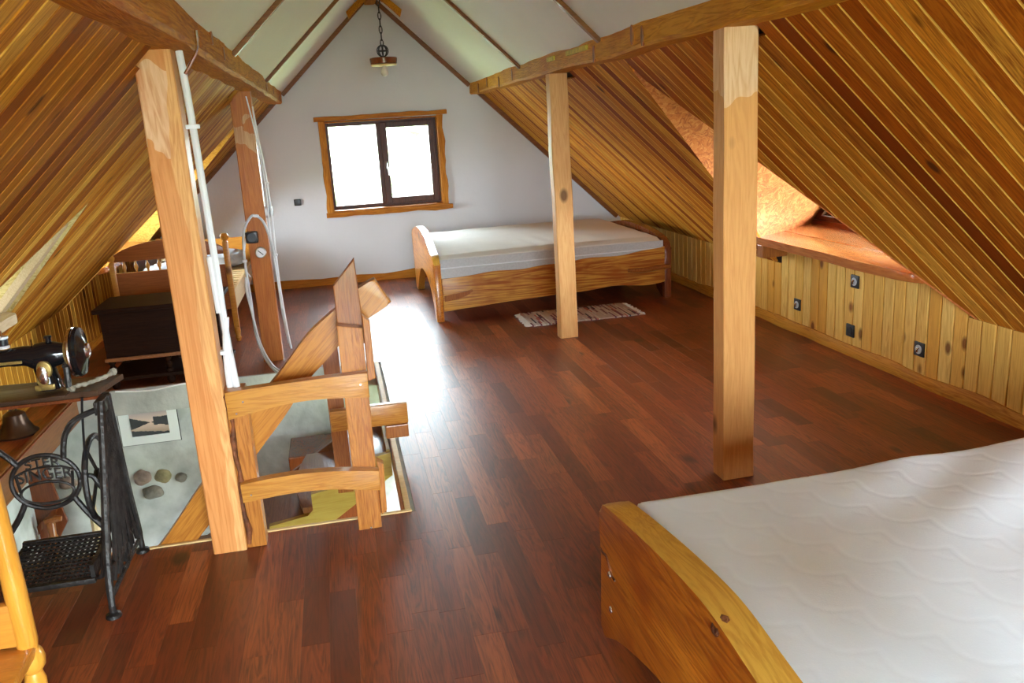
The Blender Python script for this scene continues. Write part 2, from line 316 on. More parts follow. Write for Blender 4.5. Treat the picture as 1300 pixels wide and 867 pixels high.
def prism(bm, pts, vec, bev=0.0):
    """flat polygon pts (3D) swept by vec"""
    vec = Vector(vec); a = [bm.verts.new(Vector(p)) for p in pts]; b = [bm.verts.new(Vector(p)+vec) for p in pts]
    n = len(pts); f = [bm.faces.new(a[::-1]), bm.faces.new(b)]
    for i in range(n): f.append(bm.faces.new((a[i], a[(i+1) % n], b[(i+1) % n], b[i])))
    if bev:
        es = list({e for q in f[:2] for e in q.edges})
        bmesh.ops.bevel(bm, geom=es, offset=bev, segments=2, affect='EDGES', profile=0.6)
    return bm
def frames(path):
    pts = [Vector(p) for p in path]; T = []
    for i in range(len(pts)):
        d = pts[min(i+1, len(pts)-1)]-pts[max(i-1, 0)]; T.append(d.normalized())
    u = T[0].orthogonal().normalized(); out = []
    for p, t in zip(pts, T):
        u = (u-t*u.dot(t)); u = u.normalized() if u.length > 1e-6 else t.orthogonal().normalized()
        out.append((p, t, u, t.cross(u)))
    return out
def tube(bm, path, rad, n=8, close=True):
    fr = frames(path); rings = []
    for i, (p, t, u, v) in enumerate(fr):
        r = rad[i] if isinstance(rad, (list, tuple)) else rad
        rings.append([bm.verts.new(p+u*math.cos(2*math.pi*k/n)*r+v*math.sin(2*math.pi*k/n)*r) for k in range(n)])
    for a, b in zip(rings, rings[1:]):
        for k in range(n): bm.faces.new((a[k], a[(k+1) % n], b[(k+1) % n], b[k]))
    if close: bm.faces.new(rings[0][::-1]); bm.faces.new(rings[-1])
    return bm
def ring(bm, c, axis, rad, r, n=28, m=8, ell=None):
    """torus (or elliptical hoop) about an axis"""
    ax = Vector(axis).normalized(); u = Vector(ell[0]) if ell else ax.orthogonal().normalized(); v = ax.cross(u).normalized()
    ra, rb = (rad, rad) if not ell else (ell[1], ell[2]); rr = []
    for i in range(n):
        a = 2*math.pi*i/n; d = (u*math.cos(a)*ra+v*math.sin(a)*rb); p = Vector(c)+d; dn = d.normalized()
        rr.append([bm.verts.new(p+dn*math.cos(2*math.pi*k/m)*r+ax*math.sin(2*math.pi*k/m)*r) for k in range(m)])
    for i in range(n):
        a, b = rr[i], rr[(i+1) % n]
        for k in range(m): bm.faces.new((a[k], a[(k+1) % m], b[(k+1) % m], b[k]))
    return bm
def lathe(bm, c, axis, prof, n=20):
    ax = Vector(axis).normalized(); u = ax.orthogonal().normalized(); v = ax.cross(u); rings = []
    for h, r in prof:
        rings.append([bm.verts.new(Vector(c)+ax*h+(u*math.cos(2*math.pi*k/n)+v*math.sin(2*math.pi*k/n))*max(r, 1e-4)) for k in range(n)])
    for a, b in zip(rings, rings[1:]):
        for k in range(n): bm.faces.new((a[k], a[(k+1) % n], b[(k+1) % n], b[k]))
    bm.faces.new(rings[0][::-1]); bm.faces.new(rings[-1]); return bm
def smoothpath(pts, k=5):
    """Catmull-Rom through pts"""
    P = [Vector(p) for p in pts]; out = []
    for i in range(len(P)-1):
        a, b, c, d = P[max(i-1, 0)], P[i], P[i+1], P[min(i+2, len(P)-1)]
        for j in range(k):
            t = j/k
            out.append(0.5*((2*b)+(c-a)*t+(2*a-5*b+4*c-d)*t*t+(3*b-a-3*c+d)*t**3))
    out.append(P[-1]); return out
def hewn(bm, path, w, h, side, jit=0.006, wane=0.018, seed=0.0, sc_=2.5):
    """timber with slightly uneven faces and waney corners; side = horizontal vector of the width"""
    side = Vector(side).normalized(); rings = []
    for i, p in enumerate(path):
        p = Vector(p); t = (Vector(path[min(i+1, len(path)-1)])-Vector(path[max(i-1, 0)])).normalized(); n2 = t.cross(side).normalized()
        pr = []
        for sx, sy in ((-1, -1), (1, -1), (1, 1), (-1, 1)):
            wv = wane*(0.6+0.8*abs(noise.noise(Vector((i*0.35+sx*9+seed, sy*5, seed)))))
            pts = ((sx*w/2, sy*(h/2-wv)), (sx*(w/2-wv), sy*h/2))
            if sx*sy > 0: pts = pts
            else: pts = pts[::-1]
            pr += list(pts)
        ring_ = []
        for k, (a, b) in enumerate(pr):
            q = p+side*a+n2*b
            j = noise.noise_vector(Vector((q.x*sc_+seed, q.y*sc_, q.z*sc_+seed)))*jit
            ring_.append(bm.verts.new(q+j))
        rings.append(ring_)
    m = len(rings[0])
    for a, b in zip(rings, rings[1:]):
        for k in range(m): bm.faces.new((a[k], a[(k+1) % m], b[(k+1) % m], b[k]))
    bm.faces.new(rings[0][::-1]); bm.faces.new(rings[-1]); return bm
def line(a, b, n): 
    a, b = Vector(a), Vector(b); return [a+(b-a)*i/n for i in range(n+1)]
def slab(bm, outline, vec, edge=0.012):
    """plank with eased live edge: outline polygon swept by vec, edges rounded"""
    return prism(bm, outline, vec, edge)
def text_bm(body, size, depth):
    cu = bpy.data.curves.new('lettering', 'FONT'); cu.body = body; cu.size = size; cu.extrude = depth; cu.align_x = 'CENTER'; cu.align_y = 'CENTER'
    o = bpy.data.objects.new('lettering', cu); col.objects.link(o)
    dg = bpy.context.evaluated_depsgraph_get(); me = bpy.data.meshes.new_from_object(o.evaluated_get(dg))
    bm = bmesh.new(); bm.from_mesh(me); bpy.data.meshes.remove(me); bpy.data.objects.remove(o); bpy.data.curves.remove(cu)
    return bm

# a tongue-and-groove board: length along local X, face towards local Z
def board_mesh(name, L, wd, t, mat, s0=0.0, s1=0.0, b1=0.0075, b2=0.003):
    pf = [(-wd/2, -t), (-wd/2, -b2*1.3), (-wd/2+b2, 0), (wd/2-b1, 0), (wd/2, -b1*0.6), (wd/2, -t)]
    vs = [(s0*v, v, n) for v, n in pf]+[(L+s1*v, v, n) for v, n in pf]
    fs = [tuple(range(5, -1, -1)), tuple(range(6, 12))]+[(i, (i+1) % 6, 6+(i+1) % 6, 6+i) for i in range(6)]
    me = bpy.data.meshes.new(name); me.from_pydata(vs, [], fs); me.materials.append(M[mat]); me.materials.append(M['lit_bevel']); me.polygons[5].material_index = 1; return me  # one bevel painted paler as a lit edge line
def place(name, me, parent, org, U, V, Nn):
    o = bpy.data.objects.new(name, me); col.objects.link(o); o.parent = parent; o['tone'] = TR.random()
    U, V, Nn = Vector(U), Vector(V), Vector(Nn); org = Vector(org)-parent.location
    o.matrix_local = Matrix(((U.x, V.x, Nn.x, org.x), (U.y, V.y, Nn.y, org.y), (U.z, V.z, Nn.z, org.z), (0, 0, 0, 1)))
    return o

# ------------------------------------------------------------------ room shell
# dormer openings cut in the boarded slopes: apex x, y, edge slopes, foot x
DORM_R = dict(ax=1.801, ay=4.962, near=0.80, far=0.65)
DORM_L1 = dict(ax=-0.651, ay=8.25, near=0.82, far=0.74)
DORM_L2 = dict(ax=-1.171, ay=4.494, near=1.05, far=0.70)
HX0, HX1, HY0, HY1 = -1.905, 0.17, 3.50, 6.08      # stair opening

ADDED_ROOFWIN = (-1.6, -0.35)                           # y range of two unseen roof windows added to brighten the near room
def gable(y0, y1, hx0, hx1, hz0, hz1, name, mat):
    bm = bm_new(); dy = (0, y1-y0, 0)
    def strip(a, b, za, zb=None):
        xs = [a]+([RX] if a < RX < b else [])+[b]
        if zb is None: top = [(x, y0, zr(x)+0.06) for x in xs[::-1]]
        else: top = [(b, y0, zb), (a, y0, zb)]
        prism(bm, [(a, y0, za), (b, y0, za)]+top, dy)
    strip(XL-0.1, hx0, -0.2); strip(hx1, XR+0.1, -0.2); strip(hx0, hx1, -0.2, hz0); strip(hx0, hx1, hz1)
    return struct(name, bm, mat)
gable(YF, YF+0.28, -0.04, 1.21, 0.80, 1.76, 'wall_far', 'plaster')
gable(YB-0.25, YB, -0.40, 1.55, 0.08, 2.02, 'wall_back', 'plaster')

# floor deck with the stair opening
bm = bm_new()
for a, b, c, d in ((XL-.1, HX0, YB, YF), (HX1, XR+.1, YB, YF), (HX0, HX1, YB, HY0), (HX0, HX1, HY1, YF)): box(bm, a, b, c, d, -0.17, -0.008)
floor = struct('floor', bm, 'concrete')
# laminate strips
PW = 0.094; planks = []
rr = random.Random(3)
nx = int((XR-XL)/PW)+1
for i in range(nx):
    x0 = XL+i*PW; x1 = min(x0+PW, XR); y = YB-rr.random()*0.6
    while y < YF:
        L = rr.choice((0.38, 0.45, 0.55, 0.62, 0.9)); a, b = max(y, YB), min(y+L, YF); y += L
        if b-a < 0.02: continue
        cx = (x0+x1)/2; segs = [(a, b)]
        if HX0 < cx < HX1 and b > HY0 and a < HY1:
            segs = [s for s in ((a, min(b, HY0)), (max(a, HY1), b)) if s[1]-s[0] > 0.01]
        for s in segs: planks.append((x0, x1, s[0], s[1]))
def seen(p):
    d = Vector(((p[0]+p[1])/2, (p[2]+p[3])/2, -CAM_H)); z = d.dot(fw)
    if z < 0.3: return 0
    u, v = CAM_F*d.dot(rt)/z, CAM_F*d.dot(up)/z
    if abs(u) > 680 or abs(v) > 470: return 0
    return (p[1]-p[0])*(p[3]-p[2])*CAM_H/z**3
planks.sort(key=seen, reverse=True)
def plank_mesh(p):
    L, wd = p[3]-p[2], p[1]-p[0]-0.0003; c = 0.0002
    pf = [(-wd/2, -.008), (-wd/2, -c), (-wd/2+c, 0), (wd/2-c, 0), (wd/2, -c), (wd/2, -.008)]
    return [(0, v, n) for v, n in pf]+[(L-0.0008, v, n) for v, n in pf], [tuple(range(5, -1, -1)), tuple(range(6, 12))]+[(i, (i+1) % 6, 6+(i+1) % 6, 6+i) for i in range(6)]
cache = {}
for p in planks[:295]:
    k = (round(p[1]-p[0], 4), round(p[3]-p[2], 4))
    if k not in cache:
        vs, fs = plank_mesh(p); me = bpy.data.meshes.new('laminate_strip'); me.from_pydata(vs, [], fs); me.materials.append(M['laminate']); cache[k] = me
    place('laminate_strip', cache[k], floor, ((p[0]+p[1])/2, p[2], 0), (0, 1, 0), (-1, 0, 0), (0, 0, 1))
V_, F_ = [], []
for p in planks[295:]:
    vs, fs = plank_mesh(p); b0 = len(V_); V_ += [(x+p[2], y-(p[0]+p[1])/2, z) for x, y, z in vs]; F_ += [tuple(i+b0 for i in f) for f in fs]
me = bpy.data.meshes.new('laminate_strips'); me.from_pydata(V_, [], F_); me.materials.append(M['laminate'])
o = place('laminate_strips', me, floor, (0, 0, 0), (0, 1, 0), (-1, 0, 0), (0, 0, 1)); o['kind'] = 'stuff'

# knee wall cores and slope decks behind the boards
def knee(name, x0, x1, segs):
    bm = bm_new()
    for a, b, z in segs: box(bm, x0, x1, a, b, -0.2, z)
    return struct(name, bm, 'dark')
KT_R, KT_L = zr(XR), zr(XL)
wall_right = knee('wall_right', XR+0.018, XR+0.12, [(YB, 3.79, KT_R+.04), (3.79, 5.91, 0.66), (5.91, YF, KT_R+.04)])
wall_left = knee('wall_left', XL-0.12, XL-0.018, [(YB, 3.46, KT_L+.04), (3.46, 5.19, 0.66), (5.19, 7.02, KT_L+.04), (7.02, 9.36, 0.66), (9.36, YF, KT_L+.04)])

def lower_x(side, y, k=1.0):
    """where the boards stop at this y (x of the lower end) and d x / d y there"""
    if side > 0: ds, foot = [DORM_R], XR+0.01
    else: ds, foot = [DORM_L1, DORM_L2], XL-0.01
    for d in ds:
        s = (d['near'] if y < d['ay'] else d['far'])*k
        x = d['ax']+side*abs(y-d['ay'])/s
        if side*x < side*foot: return x, side*(1 if y > d['ay'] else -1)/s
    return foot, 0.0
def slope(side, name, x0, pitch, bmat, y_start):
    foot = XR+0.01 if side > 0 else XL-0.01
    # deck (thin, dark) in strips between the break points
    ys = {YB-.25, YF+.28}
    for d in ([DORM_R] if side > 0 else [DORM_L1, DORM_L2]):
        reach = abs(foot-d['ax']); ys |= {d['ay'], d['ay']-d['near']*1.1*reach, d['ay']+d['far']*1.1*reach}
    ys |= set(ADDED_ROOFWIN); ys = sorted(ys); bm = bm_new()
    nrm = Vector((side*SL, 0, 1)).normalized()*0.02
    for a, b in zip(ys, ys[1:]):
        xa, xb = lower_x(side, a+1e-4, 1.1)[0], lower_x(side, b-1e-4, 1.1)[0]
        for P in ([(RX, a), (RX, b), (xb, b), (xa, a)],) if not ADDED_ROOFWIN[0] <= a < ADDED_ROOFWIN[1] else ([(RX, a), (RX, b), (RX+side*.2, b), (RX+side*.2, a)], [(RX+side*1.0, a), (RX+side*1.0, b), (xb, b), (xa, a)]):
            prism(bm, [Vector((x, y, zr(x)))+nrm*3.5 for x, y in P], nrm*2)
    root = struct(name, bm, 'dark')
    U = Vector((side, 0, -SL))*CO; Vv = Vector((0, -side, 0)); Nn = U.cross(Vv)
    y = y_start; cache = {}
    while y < YF-0.02:
        wd = min(pitch, YF-y); yc = y+wd/2
        x1, dx = lower_x(side, yc)
        xs_ = x0
        if any(a-pitch/2 < yc < b+pitch/2 for a, b in ((3.345, 3.47), (6.16, 6.27), (6.45, 6.56))): xs_ = x0+side*.095 if side > 0 else x0-.11
        L = abs(x1-xs_)/CO; s1 = 0.0
        if dx: s1 = side*dx*(-side)/CO      # d|x|/dy times dy/dv
        k = (round(L, 3), round(s1, 3), round(wd, 4))
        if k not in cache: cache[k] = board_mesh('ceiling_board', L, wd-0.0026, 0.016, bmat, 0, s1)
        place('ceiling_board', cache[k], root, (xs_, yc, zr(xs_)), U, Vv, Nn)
        y += pitch
    return root
ceil_right = slope(1, 'ceiling_right', 1.665, 0.115, 'board_r', 0.55)
ceil_left = slope(-1, 'ceiling_left', RX*2-1.665, 0.094, 'board_l', 0.55)

# knee wall boards
def knee_boards(root, side, pitch, y0, bmat, bead=.011):
    U = Vector((0, 0, 1)); Nn = Vector((-side, 0, 0)); Vv = Nn.cross(U); y = y0
    x = XR if side > 0 else XL; foot = x; cache = {}
    while y < YF-0.02:
        wd = min(pitch, YF-y); yc = y+wd/2; h = KT_R-0.006 if side > 0 else KT_L-0.006
        for d in ([DORM_R] if side > 0 else [DORM_L1, DORM_L2]):
            reach = abs(foot-d['ax'])
            if d['ay']-d['near']*reach+.03 < yc < d['ay']+d['far']*reach-.03: h = 0.655
        k = (round(h, 3), round(wd, 4))
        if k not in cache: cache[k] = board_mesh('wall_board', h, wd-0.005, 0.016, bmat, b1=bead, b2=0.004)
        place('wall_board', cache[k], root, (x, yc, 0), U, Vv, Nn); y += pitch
knee_boards(wall_right, 1, 0.104, 2.2, 'board_k')
knee_boards(wall_left, -1, 0.094, 2.6, 'board_l', .005)

# white upper ceiling between the purlins
bm = bm_new(); nr = Vector((-SL, 0, -1)).normalized()
for s in (1, -1):
    n_ = Vector((-s*SL, 0, -1)).normalized()*0.012; x1 = RX+s*1.05
    for xa, xb, ya, yb in ((RX, x1, YB, ADDED_ROOFWIN[0]), (RX, x1, ADDED_ROOFWIN[1], YF), (RX, RX+s*.2, *ADDED_ROOFWIN), (RX+s*1.0, x1, *ADDED_ROOFWIN)):
        prism(bm, [Vector((xa, ya, zr(xa))), Vector((xa, yb, zr(xa))), Vector((xb, yb, zr(xb))), Vector((xb, ya, zr(xb)))], n_)
struct('ceiling', bm, 'plasterboard')
# battens over the joints of the white boards
k = 1
for s, ys in ((1, (9.575, 7.02, 4.91, 2.75, 0.6)), (-1, (9.575, 7.2, 4.76, 2.5, 0.4))):
    for yb in ys:
        bm = bm_new(); x0, x1 = RX+s*0.03, RX+s*1.02
        n_ = Vector((-s*SL, 0, -1)).normalized()
        wv = 0.022 if yb < 9.5 else 0.024
        p0, p1 = Vector((x0, 0, zr(x0)))+n_*0.012, Vector((x1, 0, zr(x1)))+n_*0.012
        prism(bm, [(p0.x, yb-wv, p0.z), (p0.x, yb+wv, p0.z), (p1.x, yb+wv, p1.z), (p1.x, yb-wv, p1.z)], n_*(0.026 if yb < 9.5 else 0.042), 0.004)
        struct('trim_%d' % k, bm, 'batten'); k += 1

# strips closing the boarded slopes against the far gable
for s in (1, -1):
    n_ = Vector((-s*SL, 0, -1)).normalized(); x0, x1 = RX+s*1.10, RX+s*2.66; bm = bm_new()
    prism(bm, [(x0, 9.55, zr(x0)), (x0, 9.599, zr(x0)), (x1, 9.599, zr(x1)), (x1, 9.55, zr(x1))], n_*.045, .004)
    struct('trim_%d' % k, bm, 'batten'); k += 1
# edge strips round the stair opening
def strip(a, b, c, d, z0, z1, m, bev=0.002):
    global k
    bm = bm_new(); box(bm, a, b, c, d, z0, z1, bev); o = struct('trim_%d' % k, bm, m); k += 1; return o
strip(HX0, HX1+.016, HY0-.002, HY0+.016, -0.17, 0.006, 'trimpale')
strip(HX1-.014, HX1+.012, HY0+.016, HY1, -0.17, 0.007, 'trimpale')
strip(HX1-.019, HX1-.0145, HY0+.016, HY1, -0.16, 0.002, 'oak_dark')
strip(HX0, HX1-.02, HY1-.03, HY1, -0.17, 0.012, 'concrete', 0.006)
strip(HX0-.002, HX0+.025, HY0+.017, HY1-.03, -0.17, 0.012, 'tread')

# skirting boards with a waney top
def skirting(name, p0, p1, inward, h, m, n=60, amp=0.02, th=0.028, seed=0):
    bm = bm_new(); p0, p1, inward = Vector(p0), Vector(p1), Vector(inward); rows = []
    for i in range(n+1):
        p = p0.lerp(p1, i/n); hh = h+amp*noise.noise(Vector((i*0.16+seed, seed, 0)))*1.4+0.3*amp*noise.noise(Vector((i*0.7+seed, 3, 0)))
        tt = th*(0.8+0.4*noise.noise(Vector((i*0.2+seed, 9, 0))))
        rows.append([bm.verts.new(p+inward*a+Vector((0, 0, b))) for a, b in ((0, 0), (tt, 0), (tt*1.1, hh*0.72), (tt*0.55, hh), (0, hh))])
    for a, b in zip(rows, rows[1:]):
        for j in range(5): bm.faces.new((a[j], a[(j+1) % 5], b[(j+1) % 5], b[j]))
    bm.faces.new(rows[0][::-1]); bm.faces.new(rows[-1]); return struct(name, bm, m, smooth=True)
skirting('baseboard_right', (XR, 2.3, 0.001), (XR, YF-.03, 0.001), (-1, 0, 0), 0.075, 'skirt', 110, 0.02)
skirting('baseboard_left', (XL, 2.3, 0.001), (XL, YF-.03, 0.001), (1, 0, 0), 0.06, 'skirt', 80, 0.015, seed=5)
skirting('baseboard_far', (XL+.03, YF, 0.001), (XR-.03, YF, 0.001), (0, -1, 0), 0.085, 'skirt_x', 60, 0.03, seed=11)

# ------------------------------------------------------------------ windows
def rect_frame(bm, x0, x1, y0, y1, z0, z1, t, bev=0.006):
    l, r, b, tp = t
    box(bm, x0, x0+l, y0, y1, z0, z1, bev); box(bm, x1-r, x1, y0, y1, z0, z1, bev)
    box(bm, x0+l, x1-r, y0+.001, y1-.001, z0, z0+b, bev); box(bm, x0+l, x1-r, y0+.001, y1-.001, z1-tp, z1, bev)
bm = bm_new(); rect_frame(bm, -0.035, 1.205, 9.74, 9.80, 0.805, 1.755, (.045, .045, .045, .05)); box(bm, .525, .575, 9.74, 9.80, .85, 1.705, .004)
win1 = struct('window_1', bm, 'winframe')
bm = bm_new(); rect_frame(bm, .566, 1.172, 9.715, 9.775, .838, 1.722, (.072, .072, .065, .06)); obj('sash', bm, 'winframe', win1)
bm = bm_new(); box(bm, .012, .523, 9.765, 9.77, .852, 1.703); obj('pane', bm, 'glass', win1)
bm = bm_new(); box(bm, .652, 1.084, 9.743, 9.748, .919, 1.641); obj('pane', bm, 'glass', win1)
bm = bm_new(); box(bm, .600, .624, 9.700, 9.714, 1.22, 1.30, .004); tube(bm, smoothpath([(.612, 9.705, 1.285), (.612, 9.672, 1.285), (.615, 9.668, 1.26), (.622, 9.668, 1.15)]), .010, 8)
obj('window_handle', bm, 'chrome', win1, smooth=True)
def waney(bm, P0, P1, wvec, tvec, seed, amp=.012, n=14):
    """casing board from P0 to P1, width wvec (outer edge uneven), thickness tvec"""
    P0, P1, wvec, tvec = map(Vector, (P0, P1, wvec, tvec)); rows = []
    for i in range(n+1):
        p = P0.lerp(P1, i/n); e = wvec*(1+amp/wvec.length*noise.noise(Vector((i*.45, seed, 0)))*1.5)
        rows.append([bm.verts.new(q) for q in (p, p+e, p+e*0.9+tvec, p+tvec)])
    for a, b in zip(rows, rows[1:]):
        for j in range(4): bm.faces.new((a[j], a[(j+1) % 4], b[(j+1) % 4], b[j]))
    bm.faces.new(rows[0][::-1]); bm.faces.new(rows[-1])
bm = bm_new(); waney(bm, (-.035, 9.598, .765), (-.035, 9.598, 1.77), (-.055, 0, 0), (0, -.03, 0), 1); box(bm, -.04, -.018, 9.58, 9.74, .79, 1.77); obj('casing', bm, 'casing', win1)
bm = bm_new(); waney(bm, (1.205, 9.598, .775), (1.205, 9.598, 1.77), (.05, 0, 0), (0, -.03, 0), 2, .02); box(bm, 1.188, 1.21, 9.58, 9.74, .79, 1.77); obj('casing', bm, 'casing', win1)
bm = bm_new(); waney(bm, (-.13, 9.598, 1.765), (1.30, 9.598, 1.772), (0, 0, .05), (0, -.05, 0), 3, .01); box(bm, -.018, 1.188, 9.60, 9.74, 1.745, 1.765); obj('casing', bm, 'casing_x', win1)
bm = bm_new(); waney(bm, (-.105, 9.598, .795), (1.29, 9.598, .795), (0, 0, -.055), (0, -.06, 0), 4, .014); box(bm, -.018, 1.188, 9.56, 9.74, .79, .812, .004); obj('window_sill', bm, 'casing_x', win1)

# back gable window (behind the camera)
bm = bm_new(); rect_frame(bm, -.40, 1.55, YB-.14, YB-.08, .08, 2.02, (.06, .06, .06, .06)); box(bm, .55, .60, YB-.14, YB-.08, .14, 1.96, .004)
win5 = struct('window_5', bm, 'winframe')
for a, b in ((-.34, .55), (.60, 1.49)):
    bm = bm_new(); box(bm, a, b, YB-.112, YB-.107, .14, 1.96); obj('pane', bm, 'glass', win5)

# unseen roof windows added behind the camera for more light on the near bed
for s, nm in ((1, 'added_window_6'), (-1, 'added_window_7')):
    up_n = Vector((s*SL, 0, 1)).normalized(); xa, xb = RX+s*.2, RX+s*1.0; a_, b_ = ADDED_ROOFWIN
    Q = [Vector((x, y, zr(x))) for x, y in ((xa, a_), (xa, b_), (xb, b_), (xb, a_))]; c_ = sum(Q, Vector())/4; bm = bm_new()
    for i in range(4):
        p, q = Q[i], Q[(i+1) % 4]; prism(bm, [p, q, c_+(q-c_)*.9, c_+(p-c_)*.9], up_n*.11)
    rw = struct(nm, bm, 'casing'); bm = bm_new(); prism(bm, [c_+(p-c_)*.91+up_n*.09 for p in Q], up_n*.004); obj('pane', bm, 'glass', rw)
# ------------------------------------------------------------------ dormers
def patch(bm, A, B, C, D, n=6, th=(0, 0, 0.02)):
    """bilinear sheet A-B-C-D with thickness th"""
    A, B, C, D, th = map(Vector, (A, B, C, D, th)); g0, g1 = [], []
    for i in range(n+1):
        r0, r1 = [], []
        for j in range(n+1):
            u, v = i/n, j/n; p = A*(1-u)*(1-v)+B*u*(1-v)+C*u*v+D*(1-u)*v
            r0.append(bm.verts.new(p)); r1.append(bm.verts.new(p+th))
        g0.append(r0); g1.append(r1)
    for i in range(n):
        for j in range(n):
            bm.faces.new((g0[i][j], g0[i+1][j], g0[i+1][j+1], g0[i][j+1])); bm.faces.new((g1[i][j], g1[i][j+1], g1[i+1][j+1], g1[i+1][j]))
    per = [(0, j) for j in range(n)]+[(i, n) for i in range(n)]+[(n, j) for j in range(n, 0, -1)]+[(i, 0) for i in range(n, 0, -1)]
    for (a, b), (c, d) in zip(per, per[1:]+per[:1]): bm.faces.new((g0[a][b], g0[c][d], g1[c][d], g1[a][b]))
    return bm
def dormer(side, d, xs, xw, zs, zb, spread, osb_far, osb_near, wname, name, wmat='winframe_red'):
    """gable dormer: OSB lined roof from the valleys to the window plane xw; zs = sill height; xs = front x of the sill"""
    az = zr(d['ax']); yn, yf = d['ay']-d['near']*abs(xs-d['ax']), d['ay']+d['far']*abs(xs-d['ax'])
    top0, topw = (d['ax'], d['ay'], az), (xw, d['ay'], az)
    bf, bn = (xw, yf+spread, zb), (xw, yn-spread, zb)
    foot = XR-.005 if side > 0 else XL+.005; ynn, yff = d['ay']-d['near']*abs(foot-d['ax']), d['ay']+d['far']*abs(foot-d['ax'])
    bm = bm_new(); patch(bm, top0, topw, (xw, yf+spread, zb-.12), (foot, yff, zr(foot)-.01), 6, (0, .012, .018)); a = struct(name+'_far', bm, osb_far, smooth=True)
    bm = bm_new(); patch(bm, top0, topw, (xw, yn-spread, zb-.12), (foot, ynn, zr(foot)-.01), 6, (0, -.012, .018)); struct(name+'_near', bm, osb_near, smooth=True)
    # triangular window: frame of three bars, sash bar, glass
    A, B, C = Vector((xw, d['ay'], az-.02)), Vector(bf), Vector(bn)
    B.z = C.z = zs-.03; la, lb, lc = (B-C).length, (C-A).length, (A-B).length; cen = (A*la+B*lb+C*lc)/(la+lb+lc); inr = cen.z-B.z; k1, k2, k3 = 1-.060/inr, 1-.095/inr, 1-.088/inr; sx = Vector((side*.06, 0, 0))
    def shr(p, f): return cen+(p-cen)*f
    bm = bm_new()
    for P, Q in ((A, B), (B, C), (C, A)):
        prism(bm, [P, Q, shr(Q, k1), shr(P, k1)], sx)
    wn = struct(wname, bm, wmat)
    bm = bm_new()
    for P, Q in ((A, B), (B, C), (C, A)):
        prism(bm, [shr(P, k1)+sx*.3, shr(Q, k1)+sx*.3, shr(Q, k2)+sx*.3, shr(P, k2)+sx*.3], sx*.5)
    obj('sash', bm, 'winframe', wn)
    bm = bm_new(); prism(bm, [shr(A, k3)+sx*.6, shr(B, k3)+sx*.6, shr(C, k3)+sx*.6], (side*.004, 0, 0)); obj('pane', bm, 'glass', wn)
    # closes the gap between window foot and knee wall outside
    bm = bm_new(); box(bm, min(xw, XR+.022 if side > 0 else XL-.022), max(xw, XR+.022 if side > 0 else XL-.022), yn-spread, yf+spread, zs-.16, zs-.10)
    struct(name+'_base', bm, 'dark')
    return yn, yf
yn, yf = dormer(1, DORM_R, 3.045, 3.74, .715, .70, .62, 'osb', 'osb', 'window_2', 'wall_dormer')
dormer(-1, DORM_L1, -1.89, -2.58, .715, .70, .30, 'osb_gold', 'osb_gold', 'window_3', 'wall_dormer_left')
dormer(-1, DORM_L2, -1.80, -2.78, .80, .78, .12, 'osb_pale', 'osb_pale', 'window_4', 'wall_dormer_near')

def live_sill(name, label, xi, xo, ya, yb, zt, th, m, seed, split=0.45, flare=0.0):
    """two planks side by side, the inner one with a rounded live front edge"""
    s = 1 if xo > xi else -1
    t = thing(name, label, 'window sill', ((xi+xo)/2, (ya+yb)/2, zt-th))
    bm = bm_new(); n = 24; pts = []
    xm = xi+(xo-xi)*split
    for i in range(n+1):
        f = i/n; y = ya+(yb-ya)*f
        e = min(f, 1-f)*(yb-ya); cut = .18*max(0, 1-e/.16)**2
        pts.append((xi+s*cut+.02*noise.noise(Vector((f*5, seed, 0))), y, zt))
    prism(bm, pts+[(xm-s*.002, yb, zt), (xm-s*.002, ya, zt)], (0, 0, -th), .012); obj('front_plank', bm, m, t, smooth=True)
    bm = bm_new(); prism(bm, [(xm+s*.002, ya, zt), (xm+s*.002, yb, zt), (xo, yb+flare, zt), (xo, ya-flare, zt)], (0, 0, -th), .005); obj('rear_plank', bm, m, t)
    return t
sill_r = live_sill('window_sill', 'reddish plank sill with rounded live edge under the right dormer window', 3.03, 3.735, 3.93, 6.05, .712, .055, 'sill', 1, flare=.36)
bm = bm_new(); box(bm, 3.04, 3.24, 5.72, 5.80, .56, .656, .006); obj('bracket', bm, 'oak_dark', sill_r)
live_sill('window_sill', 'brown plank sill below the left dormer window behind the bed', -1.87, -2.57, 7.22, 9.2, .70, .05, 'sill', 2)
live_sill('window_sill', 'pale raw plank sill with rounded end in the near left dormer', -1.67, -2.6, 3.6, 4.86, .845, .05, 'sill_pale', 3)
# pine strip along the far valley of the near left dormer and the foam seam beyond
bm = bm_new()
def on_l(x, y, o=0.0): return Vector((x, y, zr(x)))+Vector((SL, 0, -1)).normalized()*o
d = DORM_L2
P = [(x, d['ay']+d['far']*abs(x-d['ax'])) for x in (-1.28, -1.80)]
prism(bm, [on_l(P[0][0], P[0][1]-.10, -.01), on_l(P[0][0], P[0][1]-.03, -.01), on_l(P[1][0], P[1][1]-.04, -.01), on_l(P[1][0], P[1][1]-.15, -.01)], Vector((SL, 0, -1)).normalized()*-.04, .004)
struct('trim_%d' % k, bm, 'sill_pale'); k += 1

